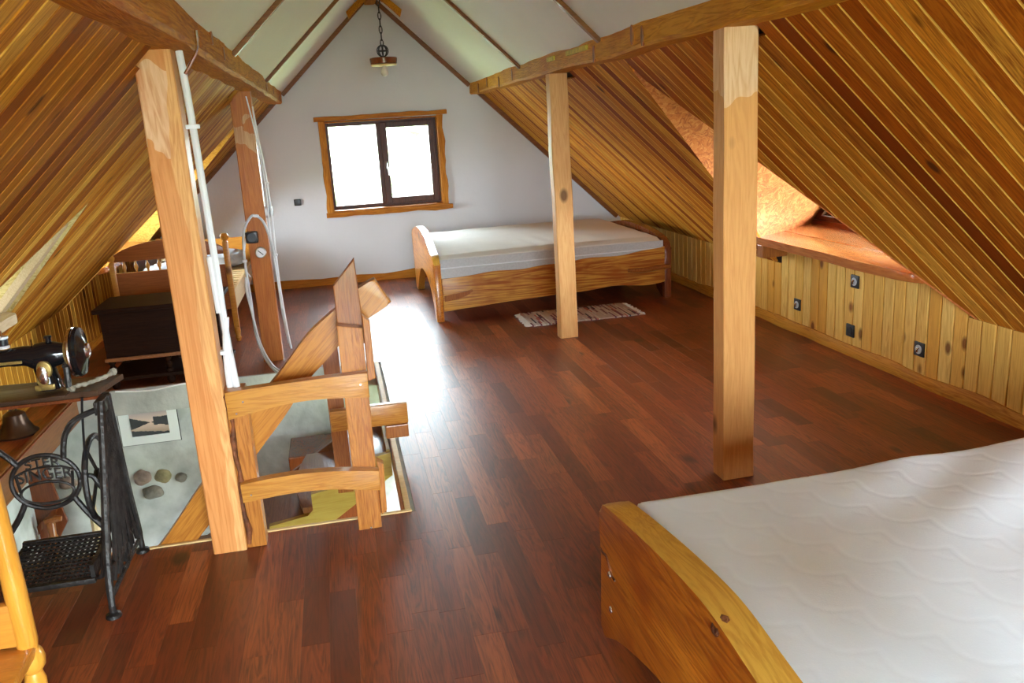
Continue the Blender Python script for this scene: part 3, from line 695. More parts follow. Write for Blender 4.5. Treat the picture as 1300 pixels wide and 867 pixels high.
# ------------------------------------------------------------------ timber posts and purlins
def post(label, x0, x1, y0, y1, h, m, seed, lean=0.0, jit=.004, wane=.006):
    bm = bm_new(); n = 14
    hewn(bm, line(((x0+x1)/2, (y0+y1)/2, 0.001), ((x0+x1)/2+lean, (y0+y1)/2, h), n), x1-x0, y1-y0, (1, 0, 0), jit, wane, seed)
    return solo('timber_post', bm, m, label, 'post', ((x0+x1)/2, (y0+y1)/2, 0.001), smooth=True)
PH = 1.972
post('stout pale pine post nearest the bed in the right foreground', 1.600, 1.752, 3.345, 3.455, PH, 'post', 1.3)
post('pine post standing on the floor beside the striped rag rug', 1.598, 1.735, 6.16, 6.27, PH-.01, 'post_plain', 4.1, -.005, .007, .01)
p = post('leaning pine post with white conduits beside the stair opening', -.645, -.512, 3.36, 3.47, PH, 'post_left', 7.7, 0.0, .004)
bm = bm_new(); pts = []
tube(bm, [(-.50+.006*math.sin(i*1.7), 3.373+.004*math.sin(i*2.3), .02+i*.065) for i in range(11)], [.004+.011*abs(math.sin(i*1.1+.4)) for i in range(11)], 7); obj('bark_edge', bm, 'bark', p, smooth=True, label='rough brown bark left on the corner')
post('orange-stained pine post with a black socket and a round dial', -.655, -.512, 6.45, 6.56, PH, 'post_orange', 9.2, .01)

def purlin(label, x0, x1, z0, z1, ya, yb, m, seed):
    bm = bm_new(); hewn(bm, line(((x0+x1)/2, ya, (z0+z1)/2), ((x0+x1)/2, yb, (z0+z1)/2), 60), x1-x0, z1-z0, (1, 0, 0), .016, .022, seed, 2.2)
    t = thing('roof_beam', label, 'beam', ((x0+x1)/2, yb, (z0+z1)/2), 'hewn purlins along both roof slopes')
    obj('timber', bm, m, t, smooth=True); return t
pr_ = purlin('hewn yellowish purlin beam running along the right roof slope', 1.575, 1.755, 1.964, 2.14, -1.9, 9.56, 'beam', 3.0)
pl_ = purlin('hewn brown purlin beam running along the left roof slope', -.605, -.43, 1.969, 2.155, -1.9, 9.50, 'beam_l', 8.0)
for o in (pr_, pl_): del o['group']
# axe notches and peg holes in the purlins (thin dark inlays)
def notch(par, x, y, z, a, b, s):
    bm = bm_new(); n = 10
    prism(bm, [(x, y+a*math.cos(2*math.pi*i/n), z+b*math.sin(2*math.pi*i/n)) for i in range(n)], (s*.012, 0, 0), .002); obj('notch', bm, 'oak_dark', par)
for y, z in ((9.0, 2.0), (8.5, 2.03), (7.9, 2.0), (7.3, 2.03), (5.0, 2.0), (4.2, 2.02), (4.35, 2.04)): notch(pr_, 1.567, y, z, .018, .05, 1)
for y, z in ((9.0, 2.02), (8.1, 2.04), (7.2, 2.02), (4.3, 2.03), (3.9, 2.06)): notch(pl_, -.424, y, z, .03, .03, -1)
# peeled pale bark patches on the right purlin
for y, L in ((6.0, .12), (5.4, .28)):
    bm = bm_new(); box(bm, 1.556, 1.575, y-L, y+L*.6, 2.035, 2.066, .006); obj('peeled_patch', bm, 'foam', pr_)

# ridge timber with curved rafter feet
t = thing('ridge_beam', 'brown curved timbers at the ridge holding the lamp hook', 'beam', (RX, 8.3, 2.80))
bm = bm_new(); hewn(bm, line((RX, 7.6, 2.965), (RX, 9.59, 2.965), 14), .12, .10, (1, 0, 0), .012, .018, 2); obj('ridge_timber', bm, 'beam_l', t, smooth=True)
for s in (1, -1):
    bm = bm_new()
    prism(bm, [(RX+s*.01, 8.9, 3.0), (RX+s*.27, 8.9, 2.775), (RX+s*.25, 8.9, 2.71), (RX+s*.17, 8.9, 2.79), (RX+s*.10, 8.9, 2.86), (RX+s*.0, 8.9, 2.91)], (0, .07, 0), .006); obj('rafter_foot', bm, 'beam_l', t, smooth=True)

# ------------------------------------------------------------------ pendant lamp
LX, LY, LZ = 0.565, 8.1, 2.225
t = thing('pendant_lamp', 'wooden disc pendant lamp with bare bulb hanging from the ridge', 'lamp', (LX, LY, LZ))
bm = bm_new(); lathe(bm, (LX, LY, LZ-.01), (0, 0, 1), [(0, .100), (.004, .118), (.05, .124), (.056, .118), (.056, .02)], 28); obj('lamp_disc', bm, 'redwood', t, smooth=True)
bm = bm_new(); lathe(bm, (LX, LY, LZ-.022), (0, 0, 1), [(0, .112), (.011, .118)], 28); obj('disc_rim', bm, 'trimpale', t, smooth=True)
bm = bm_new(); lathe(bm, (LX, LY, LZ-.115), (0, 0, 1), [(0, .004), (.004, .018), (.018, .032), (.036, .036), (.056, .028), (.075, .016), (.092, .015)], 18); obj('bulb', bm, 'bulb', t, smooth=True)
bm = bm_new(); cz = LZ+.105
for a in range(4): ring(bm, (LX, LY, cz), (math.cos(a*math.pi/4), math.sin(a*math.pi/4), 0), .050, .005, 20, 6)
ring(bm, (LX, LY, cz), (0, 0, 1), .050, .005, 20, 6); obj('iron_cage', bm, 'iron', t, smooth=True)
z = cz+.065; i = 0
while z < 2.90:
    bm = bm_new(); ax = (1, 0, 0) if i % 2 else (0, 1, 0); u = (0, 0, 1)
    ring(bm, (LX, LY, z), ax, 0, .006, 14, 6, (u, .034, .013)); obj('chain_link', bm, 'iron', t, smooth=True); z += .058; i += 1

# ------------------------------------------------------------------ electrics
def conduit(label, pts, r, m, clips=(), name='conduit', clip_r=1.7):
    t = thing(name, label, 'cable', pts[0]); bm = bm_new(); P = smoothpath(pts, 6); tube(bm, P, r, 8); obj('pipe', bm, m, t, smooth=True)
    for c in clips:
        bm = bm_new(); p = P[c]; box(bm, p.x-r*clip_r, p.x+r*clip_r, p.y-r*1.4, p.y+r*1.4, p.z-.008, p.z+.008, .003); obj('clip', bm, 'white_pvc', t)
    return t
conduit('thick white conduit running down the whole right side of the leaning post', [(-.490, 3.39, 1.965), (-.486, 3.385, 1.90), (-.480, 3.385, 1.70), (-.476, 3.385, 1.45), (-.472, 3.385, 1.15), (-.472, 3.39, .90), (-.462, 3.42, .62), (-.462, 3.50, .30), (-.475, 3.54, -.10), (-.475, 3.55, -.5)], .0135, 'white_pvc', (12, 40))
conduit('short white pipe strapped beside the thick conduit on the leaning post', [(-.490, 3.385, 1.22), (-.487, 3.385, 1.05), (-.485, 3.385, 1.0)], .012, 'white_pvc')
conduit('second white conduit branching away near the foot of the leaning post', [(-.463, 3.385, .98), (-.482, 3.39, .84), (-.490, 3.41, .70), (-.484, 3.45, .55), (-.486, 3.50, .38), (-.485, 3.57, .10), (-.455, 3.60, -.5)], .0125, 'white_pvc', (6,))
conduit('thin bright wire end above the conduit at the left beam', [(-.418, 3.36, 2.03), (-.422, 3.362, 1.97), (-.445, 3.365, 1.93), (-.478, 3.37, 1.885)], .006, 'steel', name='wire')
# loops round the orange post
yb = 6.43
conduit('grey cable looping over the orange post down to the floor', [(-.50, 5.95, .02), (-.60, 6.2, .05), (-.675, 6.36, .22), (-.685, 6.42, .48), (-.690, 6.42, .78), (-.672, 6.43, .98), (-.62, yb, 1.08), (-.575, yb, 1.10), (-.52, yb, 1.04), (-.485, 6.44, .86), (-.478, 6.46, .6), (-.475, 6.47, .35), (-.455, 6.47, .12)], .010, 'grey_pvc', (24, 42, 43), 'cable')
conduit('second grey cable curving over the floor beside the orange post', [(-.46, 5.92, .03), (-.57, 6.16, .04), (-.655, 6.34, .18), (-.69, 6.40, .42), (-.705, 6.41, .56), (-.70, 6.42, .66)], .010, 'grey_pvc', (), 'cable')
conduit('white cable pair rising along the right edge of the orange post', [(-.50, 6.47, 1.86), (-.485, 6.46, 1.6), (-.470, 6.46, 1.42), (-.462, 6.46, 1.1), (-.47, 6.46, .8), (-.468, 6.46, .5), (-.455, 6.46, .20), (-.445, 6.46, .08)], .008, 'white_pvc', (14, 24), 'cable')
conduit('thin white wire beside the cable pair on the orange post', [(-.53, 6.44, 1.93), (-.505, 6.445, 1.72), (-.488, 6.44, 1.5), (-.478, 6.44, 1.25), (-.486, 6.44, 1.0), (-.482, 6.44, .7), (-.474, 6.44, .4)], .005, 'white_pvc', (), 'wire')
conduit('white wire from the black box on the orange post', [(-.655, 6.43, .96), (-.685, 6.42, .84), (-.69, 6.42, .72), (-.665, 6.42, .66)], .005, 'white_pvc', (), 'wire')
t = thing('junction_box', 'black square junction box on the front of the orange post', 'socket', (-.618, 6.43, .95))
bm = bm_new(); box(bm, -.662, -.575, 6.395, 6.443, .905, .99, .012); obj('box_body', bm, 'black', t, smooth=True)
bm = bm_new(); lathe(bm, (-.618, 6.394, .948), (0, -1, 0), [(0, .034), (.004, .032), (.004, .02)], 20); obj('cover', bm, 'black', t, smooth=True)
t = thing('thermometer', 'round white dial thermometer below the black box', 'thermometer', (-.575, 6.43, .83))
bm = bm_new(); lathe(bm, (-.572, 6.447, .83), (0, -1, 0), [(0, .040), (.02, .040), (.024, .034)], 24); obj('rim', bm, 'chrome', t, smooth=True)
bm = bm_new(); lathe(bm, (-.572, 6.424, .83), (0, -1, 0), [(0, .033), (.003, .033)], 24); obj('dial', bm, 'dial', t)
bm = bm_new(); prism(bm, [(-.592, 6.420, .846), (-.556, 6.420, .812), (-.552, 6.420, .817), (-.588, 6.420, .850)], (0, -.002, 0)); obj('needle', bm, 'black', t)
t = thing('wall_switch', 'round white switch with black cap on the side of the orange post', 'switch', (-.50, 6.5, 1.12))
bm = bm_new(); lathe(bm, (-.512, 6.50, 1.115), (1, 0, 0), [(0, .04), (.035, .04), (.04, .03)], 20); obj('switch_body', bm, 'white_pvc', t, smooth=True)
bm = bm_new(); lathe(bm, (-.470, 6.50, 1.115), (1, 0, 0), [(0, .042), (.012, .042), (.016, .03)], 20); obj('cap', bm, 'black', t, smooth=True)
bm = bm_new(); box(bm, -.435, -.36, 9.575, 9.598, .90, .972, .010); t = solo('wall_socket', bm, 'black', 'small black socket on the white gable wall left of window', 'socket', (-.397, 9.598, .936), smooth=True)
def rsocket(label, y, z, key):
    t = thing('wall_socket', label, 'socket', (XR, y, z))
    bm = bm_new(); box(bm, XR-.012, XR-.0005, y-.042, y+.042, z-.042, z+.042, .004); obj('plate', bm, 'black', t, smooth=True)
    bm = bm_new(); lathe(bm, (XR-.012, y, z), (-1, 0, 0), [(0, .027), (.004, .027), (.004, .021), (.001, .02)], 20); obj('insert', bm, 'grey_pvc' if key else 'black', t, smooth=True)
    if key:
        bm = bm_new(); tube(bm, [(XR-.018, y-.004, z+.012), (XR-.024, y, z), (XR-.018, y+.006, z-.014)], .007, 8); obj('contacts', bm, 'steel', t, smooth=True)
rsocket('black socket high on the right boarding just under the sill', 4.88, .507, True)
rsocket('small black socket on the right boarding nearest the pine post', 5.58, .216, True)
rsocket('low black socket without bright contacts directly below the upper one', 4.91, .172, False)
rsocket('black socket on the right boarding nearest the front bed', 4.22, .216, True)
conduit('thin wire running along the cement edge behind the stairs', [(-1.62, 6.03, .014), (-1.4, 6.045, -.01), (-1.2, 6.03, .014), (-1.0, 6.04, .012), (-.8, 6.0, .014)], .006, 'white_pvc', (), 'wire')

# ------------------------------------------------------------------ stairs, newels and rails
def prism_y(bm, pts, y, th, bev=.004): return prism(bm, [(x, y, z) for x, z in pts], (0, th, 0), bev)
t = thing('stair_railing', 'rustic oak railing with two curved rails at the stair opening', 'railing', (-.2, 3.43, 0))
bm = bm_new(); box(bm, -.512, -.432, 3.375, 3.455, .001, .69, .004); obj('side_post', bm, 'oak_z', t)
bm = bm_new(); prism_y(bm, [(-.052, .0), (.046, .0), (.052, .88), (-.048, .90)], 3.385, .062); obj('newel_post', bm, 'oak_z', t)
bm = bm_new(); prism_y(bm, [(-.045, .80), (.060, .80), (.050, 1.155), (-.045, 1.05)], 3.449, .04); obj('newel_top', bm, 'oak_dark', t)
bm = bm_new(); prism_y(bm, [(.053, .65), (.085, .66), (.085, .90), (.056, .93)], 3.40, .05); obj('side_strip', bm, 'oak_z', t)
bm = bm_new(); prism_y(bm, [(.051, .05), (.075, .07), (.080, .28), (.052, .30)], 3.40, .05); obj('side_strip', bm, 'oak_z', t)
n = 14
def arc_rail(x0, x1, zt0, zt1, zb0, zb1, rise, top_r):
    up_ = [(x0+(x1-x0)*i/n, zt0+(zt1-zt0)*i/n+top_r*math.sin(math.pi*i/n)) for i in range(n+1)]
    lo = [(x0+(x1-x0)*i/n, zb0+(zb1-zb0)*i/n+rise*math.sin(math.pi*i/n)) for i in range(n+1)]
    return up_+lo[::-1]
bm = bm_new(); prism_y(bm, arc_rail(-.505, .052, .690, .705, .575, .600, .030, .004), 3.335, .048, .007); rl = obj('rail', bm, 'oak', t, smooth=True)
bm = bm_new(); prism_y(bm, arc_rail(-.497, .058, .300, .278, .218, .190, .028, .022), 3.335, .048, .007); obj('rail', bm, 'oak', t, smooth=True)
for x, z in ((-.47, .60), (-.44, .645), (.02, .66), (-.46, .25), (.0, .03)):
    bm = bm_new(); lathe(bm, (x, 3.336, z), (0, -1, 0), [(0, .005), (.003, .004)], 10); obj('screw', bm, 'steel', t)
# curved handrail climbing along the near side of the stairs
cen = [(.155, 1.000), (.06, .945), (-.04, .875), (-.14, .785), (-.24, .68), (-.33, .575), (-.44, .44), (-.56, .29), (-.70, .125), (-.86, -.06), (-1.0, -.22), (-1.15, -.40)]
cen = [(p.x, p.y) for p in smoothpath([(x, z, 0) for x, z in cen], 3)]
up_, lo = [], []
for i, (x, z) in enumerate(cen):
    a, b = cen[max(i-1, 0)], cen[min(i+1, len(cen)-1)]; dx, dz = b[0]-a[0], b[1]-a[1]; l = math.hypot(dx, dz); nx_, nz_ = dz/l, -dx/l
    hw = .060+.004*math.sin(i*.9); up_.append((x-nx_*hw*-1, z-nz_*hw*-1)); lo.append((x-nx_*hw, z-nz_*hw))
bm = bm_new(); prism_y(bm, up_+lo[::-1], 3.52, .06, .008)
solo('handrail', bm, 'oak_d', 'curved oak handrail sweeping down the stairs behind the railing', 'handrail', (.1, 3.55, .95), smooth=True)
t = thing('stair_railing', 'short oak stub rail and post on the far side of the stairs', 'railing', (-.1, 4.3, -.1))
bm = bm_new(); box(bm, -.150, -.068, 4.265, 4.33, -.20, .61, .004); obj('newel_post', bm, 'oak_dark', t)
bm = bm_new(); box(bm, -.145, .250, 4.205, 4.264, .165, .275, .008); obj('rail', bm, 'oak', t, smooth=True)
bm = bm_new(); box(bm, .128, .246, 4.195, 4.275, .095, .164, .006); obj('rail_block', bm, 'oak_dark', t)
# flight: raw yellow sawtooth stringer on the near side, brown treads with curved nosing beyond it
t = thing('staircase', 'brown wooden stair treads with raw yellow sides seen through the opening', 'stairs', (-.5, 4.7, -1.2))
sx, sz, nst = .235, .148, 9
for i in range(nst):
    x1, z = .145-sx*i, -.135-sz*i
    bm = bm_new(); n = 10
    nose = [(x1-sx-.02-.05*math.sin(math.pi*j/n), 4.335+.80*j/n, z) for j in range(n+1)]
    prism(bm, [(x1, 4.335, z), (x1, 5.135, z)]+nose[::-1], (0, 0, -.035), .005); obj('tread', bm, 'tread', t, smooth=True)
    bm = bm_new(); box(bm, x1-.02, x1-.001, 4.37, 5.13, z+.001, z+sz-.036 if i else -.03); obj('riser', bm, 'yellowply', t)
saw = []
for i in range(nst): saw += [(.145-sx*i, -.136-sz*i+.10), (.145-sx*(i+1)+.03, -.136-sz*i+.07), (.145-sx*(i+1)+.03, -.136-sz*i-.02)]
bm = bm_new(); prism_y(bm, [(x, min(z, -.012)) for x, z in saw]+[(.145-sx*nst, -.136-sz*nst-.08), (.145, -.165)], 4.334, .035, .0); obj('stringer', bm, 'yellowply', t)
bm = bm_new(); prism_y(bm, [(.145, -.02), (.145, -.30), (.145-sx*nst, -.30-sz*nst), (.145-sx*nst, -.02-sz*nst)], 5.14, .035, .0); obj('stringer', bm, 'tread', t)

# ------------------------------------------------------------------ storey below, seen through the opening
ZL = -2.35
bm = bm_new(); box(bm, XL-.1, XR+.2, YB, HY1+.3, ZL-.1, ZL); struct('floor_lower', bm, 'tile')
bm = bm_new(); box(bm, XL-.3, XR+.2, HY1, HY1+.3, ZL, -.17); lw = struct('wall_lower_far', bm, 'rough_plaster')
bm = bm_new(); box(bm, XL-.3, XL-.1, YB, HY1, ZL, -.17); struct('wall_lower_left', bm, 'rough_plaster')
bm = bm_new(); box(bm, XL-.3, XR+.2, YB-.2, YB, ZL, -.17); struct('wall_lower_back', bm, 'plaster')
bm = bm_new(); X0, X1 = XR+.1, XR+.25
box(bm, X0, X1, YB, 1.4, ZL, -.17); box(bm, X0, X1, 5.9, HY1, ZL, -.17); box(bm, X0, X1, 1.4, 5.9, ZL, ZL+.15); box(bm, X0, X1, 1.4, 5.9, -.28, -.17); struct('wall_lower_right', bm, 'plaster')
# field stones and bricks bedded in the far lower wall
def stone(x, z, a, b, m, seed):
    bm = bm_new(); bmesh.ops.create_icosphere(bm, subdivisions=3, radius=1)
    for v in bm.verts:
        c = v.co; q = noise.noise(c*1.3+Vector((seed, 0, 0)))*.22
        sq = (abs(c.x)**3+abs(c.z)**3+1e-6)**(-1/3) if abs(c.y) < .9 else 1
        c2 = c*(1+q)*min(1.0, .55+.45*sq); v.co = Vector((x+c2.x*a, HY1-.001+c2.y*.035, z+c2.z*b))
    obj('stone', bm, m, lw, smooth=True)
stone(-1.56, -.655, .062, .058, 'stone_a', 1); stone(-1.42, -.66, .055, .055, 'stone_b', 2); stone(-1.505, -.775, .075, .052, 'stone_c', 3); stone(-1.30, -.69, .04, .035, 'stone_c', 4)
stone(-2.05, -.62, .06, .05, 'stone_a', 6)
for x, z, l, h in ((-1.18, -.94, .20, .055), (-1.10, -.87, .14, .05), (-1.20, -1.02, .24, .06), (-.96, -.95, .18, .055), (-.98, -1.03, .2, .06)):
    bm = bm_new(); box(bm, x-l/2, x+l/2, HY1-.018, HY1+.02, z-h/2, z+h/2, .012); obj('brick', bm, 'brick', lw, smooth=True)
# framed photograph on that wall
t = thing('framed_picture', 'framed lake photograph at dusk with wide white mat on stairwell wall', 'picture', (-1.44, HY1-.01, -.25))
bm = bm_new(); box(bm, -1.648, -1.250, HY1-.014, HY1-.002, -.405, -.100, .002); obj('frame', bm, 'black', t)
bm = bm_new(); box(bm, -1.643, -1.255, HY1-.018, HY1-.013, -.400, -.105); obj('mat_board', bm, 'white_mat', t)
bm = bm_new(); box(bm, -.125, .125, -.0015, .0015, -.086, .086); o = obj('print', bm, 'lake', t, local=True); o.location = (-.005, -.0105, -.002)
# things standing or leaning down there
t = thing('carved_board', 'red-brown varnished wooden board leaning against the stairwell wall', 'board', (-2.2, 5.9, -1.0))
bm = bm_new(); prism_y(bm, [(-2.40, -.55), (-2.14, -.35), (-2.06, -.86), (-2.30, -1.25), (-2.45, -1.25)], 5.95, .03, .004); obj('panel', bm, 'redwood', t)
bm = bm_new(); prism_y(bm, [(-2.30, -.90), (-2.10, -.72), (-2.11, -.78), (-2.30, -.97)], 5.93, .02, .003); obj('moulding', bm, 'redwood', t)
t = thing('walking_stick', 'turned brown wooden stick with crosswise handle by stairwell wall', 'stick', (-2.13, 5.95, -1.2))
bm = bm_new(); lathe(bm, (-2.135, 5.86, -1.5), (0, 0, 1), [(0, .02), (.3, .022), (.40, .030), (.42, .022), (.55, .026), (.58, .034), (.60, .024), (.68, .03), (.70, .02)], 12); obj('shaft', bm, 'oak_dark', t, smooth=True)
bm = bm_new(); tube(bm, [(-2.165, 5.86, -.80), (-2.10, 5.86, -.785), (-2.06, 5.86, -.79)], [.022, .026, .018], 8); obj('handle', bm, 'oak_dark', t, smooth=True)
bm = bm_new(); tube(bm, [(-1.89, 5.95, -1.4), (-1.885, 5.95, -.70)], .028, 8); solo('wooden_stake', bm, 'sill_pale', 'plain pale wooden stake standing against the stairwell wall', 'stake', (-1.89, 5.95, -1.4), smooth=True)
t = thing('bell', 'dark copper bell standing on the floor beyond the sewing table', 'bell', (-2.02, 5.35, .001))
bm = bm_new(); lathe(bm, (-2.02, 5.35, .001), (0, 0, 1), [(0, .115), (.012, .118), (.03, .095), (.08, .07), (.13, .06), (.15, .03), (.152, .01)], 24); obj('bell_body', bm, 'copper', t, smooth=True)
bm = bm_new(); ring(bm, (-2.02, 5.35, .165), (0, 1, 0), .018, .005, 14, 6); obj('hanger', bm, 'iron', t, smooth=True)
bm = bm_new(); box(bm, -.50, .12, 5.6, 6.0, ZL, -.47, .01); t = solo('cupboard', bm, 'redwood', 'dark red-brown cupboard downstairs against the stairwell wall', 'cabinet', (-.19, 5.8, ZL))
bm = bm_new(); bmesh.ops.create_icosphere(bm, subdivisions=3, radius=1)
for v in bm.verts:
    c = v.co*(1+.25*noise.noise(v.co*2)); v.co = Vector((.12+c.x*.14, 5.7+c.y*.13, -.385+c.z*.11)) if False else Vector((.03+c.x*.13, 5.76+c.y*.12, -.385+max(c.z, -.75)*.11))
solo('cloth_bundle', bm, 'linen', 'crumpled white cloth lying on the cupboard down the stairwell', 'cloth', (.03, 5.76, -.468), smooth=True)

# ------------------------------------------------------------------ beds of live-edge slabs
def mattress(bm, x0, x1, y0, y1, z0, z1, fn, nx_=80, ny_=60, r=.04, crown=.0):
    top = []
    for i in range(nx_+1):
        row = []
        for j in range(ny_+1):
            x, y = x0+(x1-x0)*i/nx_, y0+(y1-y0)*j/ny_
            e = min(x-x0, x1-x, y-y0, y1-y); dz = -r*(1-math.sqrt(max(0, 1-(1-min(e, r)/r)**2)))
            row.append(bm.verts.new((x, y, z1+dz+fn(x, y, e))))
        top.append(row)
    for i in range(nx_):
        for j in range(ny_): bm.faces.new((top[i][j], top[i+1][j], top[i+1][j+1], top[i][j+1]))
    per = [top[i][0] for i in range(nx_)]+[top[nx_][j] for j in range(ny_)]+[top[i][ny_] for i in range(nx_, 0, -1)]+[top[0][j] for j in range(ny_, 0, -1)]
    prev = per
    for zz in (.55, 0.06, 0):
        cur = [bm.verts.new((v.co.x+(0 if zz > .05 else (.012 if v.co.x < (x0+x1)/2 else -.012)), v.co.y, z0+(z1-r-z0)*zz)) for v in per]
        for a in range(len(per)):
            b = (a+1) % len(per); bm.faces.new((prev[a], prev[b], cur[b], cur[a]))
        prev = cur
    bm.faces.new(prev)
    return bm
def side_slab(bm, x, th, prof_top, prof_bot, bev=.018):
    """slab standing in the y-z plane; prof lists of (y, z)"""
    prism(bm, [(x, y, z) for y, z in prof_top]+[(x, y, z) for y, z in prof_bot[::-1]], (th, 0, 0), bev); return bm
def sapwood(o):
    o.data.materials.append(M['slab_edge'])
    for p in o.data.polygons:
        if abs(p.normal.x) < .93 and abs(p.normal.z) > .25: p.material_index = 1
# --- far bed
t = thing('bed', 'low live-edge wooden bed with thin mattress by the far wall', 'bed', (1.85, 8.05, 0))
def sp(pts, k_=4): return [(p.x, p.y) for p in smoothpath([(a, b, 0) for a, b in pts], k_)]
top = sp([(7.14, .50), (7.20, .555), (7.40, .60), (7.75, .68), (8.1, .71), (8.45, .70), (8.8, .64), (8.98, .60), (9.02, .55)])
bot = sp([(7.16, .0), (7.24, .0), (7.36, .14), (7.55, .27), (7.9, .33), (8.25, .31), (8.55, .18), (8.74, .04), (8.80, 0), (8.99, .0)])
bm = bm_new(); side_slab(bm, .755, .065, top, bot); sapwood(obj('headboard', bm, 'slab_y', t, smooth=True))
top2 = sp([(7.19, .44), (7.24, .52), (7.45, .57), (7.8, .60), (8.3, .60), (8.7, .55), (8.95, .50)])
bot2 = sp([(7.20, .0), (7.30, .0), (7.42, .10), (7.7, .2), (8.3, .2), (8.65, .1), (8.8, 0), (8.95, .0)])
bm = bm_new(); side_slab(bm, 2.86, .07, top2, bot2); obj('footboard', bm, 'redwood', t, smooth=True)  # darker wood than the headboard: its shade is put into the colour
def rail_slab(bm, y, th, xs, ztop, zbot, amp, seed, bev=.012):
    n = 36; up_, lo = [], []
    for i in range(n+1):
        f = i/n; x = xs[0]+(xs[1]-xs[0])*f
        up_.append((x, y, ztop(f)+amp*noise.noise(Vector((f*7, seed, 0))))); lo.append((x, y, zbot(f)+amp*1.2*noise.noise(Vector((f*6, seed+5, 0)))))
    prism(bm, up_+lo[::-1], (0, th, 0), bev); return bm
bm = bm_new(); rail_slab(bm, 7.17, .05, (.822, 2.858), lambda f: .375+.085*f+.02*max(0, f-.85)*6, lambda f: .085+.02*math.sin(f*3)+.07*f, .022, 2); rail = obj('side_rail', bm, 'slab_x', t, smooth=True)
bm = bm_new(); rail_slab(bm, 8.93, .045, (.822, 2.858), lambda f: .40, lambda f: .10, .01, 6); obj('side_rail', bm, 'slab_x', t, smooth=True)
bm = bm_new(); prism_y(bm, [(.835, .225), (1.0, .245), (1.08, .262), (1.09, .245), (1.04, .215), (.95, .185), (.835, .175)], 7.163, .012, .004); obj('hollow', bm, 'oak_dark', rail, label='dark grown-in hollow in the wood')
bm = bm_new(); tube(bm, smoothpath([(2.50, 7.165, .295), (2.65, 7.158, .285), (2.80, 7.155, .295), (2.90, 7.15, .30)]), [.012+.012*math.sin(.4+i*.16) for i in range(16)], 8); obj('branch_stub', bm, 'oak_dark', rail, smooth=True)
bm = bm_new(); box(bm, .825, 2.855, 7.225, 8.925, .30, .35); obj('slat_base', bm, 'palewood', t)
bm = bm_new(); mattress(bm, .80, 2.835, 7.19, 8.97, .352, .565, lambda x, y, e: .006*noise.noise(Vector((x*4, y*4, 0)))+.012*math.sin((x-.8)*math.pi/2)+.004*math.sin(x*38+2*y)*math.exp(-((x-1.75)/.5)**2-((y-7.5)/.4)**2), 70, 40, .03)
mt = obj('mattress', bm, 'linen_cream', t, smooth=True)
bm = bm_new(); box(bm, .815, 2.845, 7.181, 7.192, .375, .535, .004); bd = obj('mattress_border', bm, 'linen_grey', mt)
bm = bm_new(); tube(bm, [(.815, 7.178, .463), (2.84, 7.178, .468)], .006, 6); obj('piping', bm, 'white_pvc', mt, label='white piping around the mattress')
# --- near bed
t = thing('bed', 'big live-edge slab bed with white quilted mattress in the right foreground', 'bed', (1.75, 1.65, 0))
top = sp([(2.33, .30), (2.335, .455), (2.30, .495), (2.15, .525), (1.93, .558), (1.75, .580), (1.60, .592), (1.50, .590), (1.38, .575), (1.2, .55), (1.05, .50), (.98, .42)])
bot = sp([(2.335, .04), (2.33, .015), (2.20, .085), (2.02, .15), (1.81, .205), (1.6, .22), (1.4, .20), (1.2, .10), (1.12, .01), (.98, .01)])
bm = bm_new(); side_slab(bm, .70, .085, top, bot, .022); hb = obj('headboard', bm, 'slab_y', t, smooth=True); sapwood(hb)
bm = bm_new(); lathe(bm, (.716, 1.50, .570), (-.75, 0, .66), [(0, .026), (.010, .024), (.016, .014), (.012, .006)], 12); obj('knot', bm, 'bark', hb, smooth=True)
bm = bm_new(); tube(bm, smoothpath([(.699, 2.333, .335), (.698, 2.30, .332), (.698, 2.27, .337), (.698, 2.24, .320), (.698, 2.22, .300), (.699, 2.19, .296)]), .004, 6); obj('crack', bm, 'bark', hb, smooth=True)
for z in (.285, .165):
    bm = bm_new(); lathe(bm, (.700, 2.245, z), (-1, 0, 0), [(0, .011), (.003, .010), (.006, .004)], 14); obj('bolt', bm, 'steel', hb, smooth=True)
bm = bm_new(); side_slab(bm, 2.86, .07, [(y, z-.02) for y, z in top], bot, .02); obj('footboard', bm, 'slab_y', t, smooth=True)
bm = bm_new(); rail_slab(bm, 2.20, .05, (.787, 2.858), lambda f: .36, lambda f: .14, .015, 12); obj('side_rail', bm, 'slab_x', t, smooth=True)
bm = bm_new(); rail_slab(bm, 1.04, .05, (.787, 2.858), lambda f: .36, lambda f: .14, .015, 15); obj('side_rail', bm, 'slab_x', t, smooth=True)
bm = bm_new(); box(bm, .79, 2.85, 1.095, 2.195, .24, .29); obj('slat_base', bm, 'palewood', t)
def quilt(x, y, e):
    # scalloped stitch lines and long soft pulls in the cloth
    if e < .02: return 0
    q = 0.0; row = (x*.80+y*.60)/.135; i = math.floor(row); s = (-x*.60+y*.80)/.17+(.5 if i % 2 else 0)
    arc = .42*(1-abs(math.sin(math.pi*s))); dd = (row-i)-arc
    for sh in (0, 1): q -= .0011*math.exp(-((dd-sh)/.055)**2)
    u = x*.55+(2.25-y)*1.0
    pull = .008*math.sin(u*16+1.2*noise.noise(Vector((x*2, y*2, 0))))*max(0, min(1, (x-1.25)/.5))*max(0, min(1, (y-1.35)/.5))
    return q+pull+.030*max(0, x-1.2)*max(0, (y-1.5))+.006*noise.noise(Vector((x*2.5, y*2.5, 3)))
bm = bm_new(); mattress(bm, .80, 2.84, 1.10, 2.285, .292, .505, quilt, 250, 150, .035); obj('mattress', bm, 'linen', t, smooth=True)

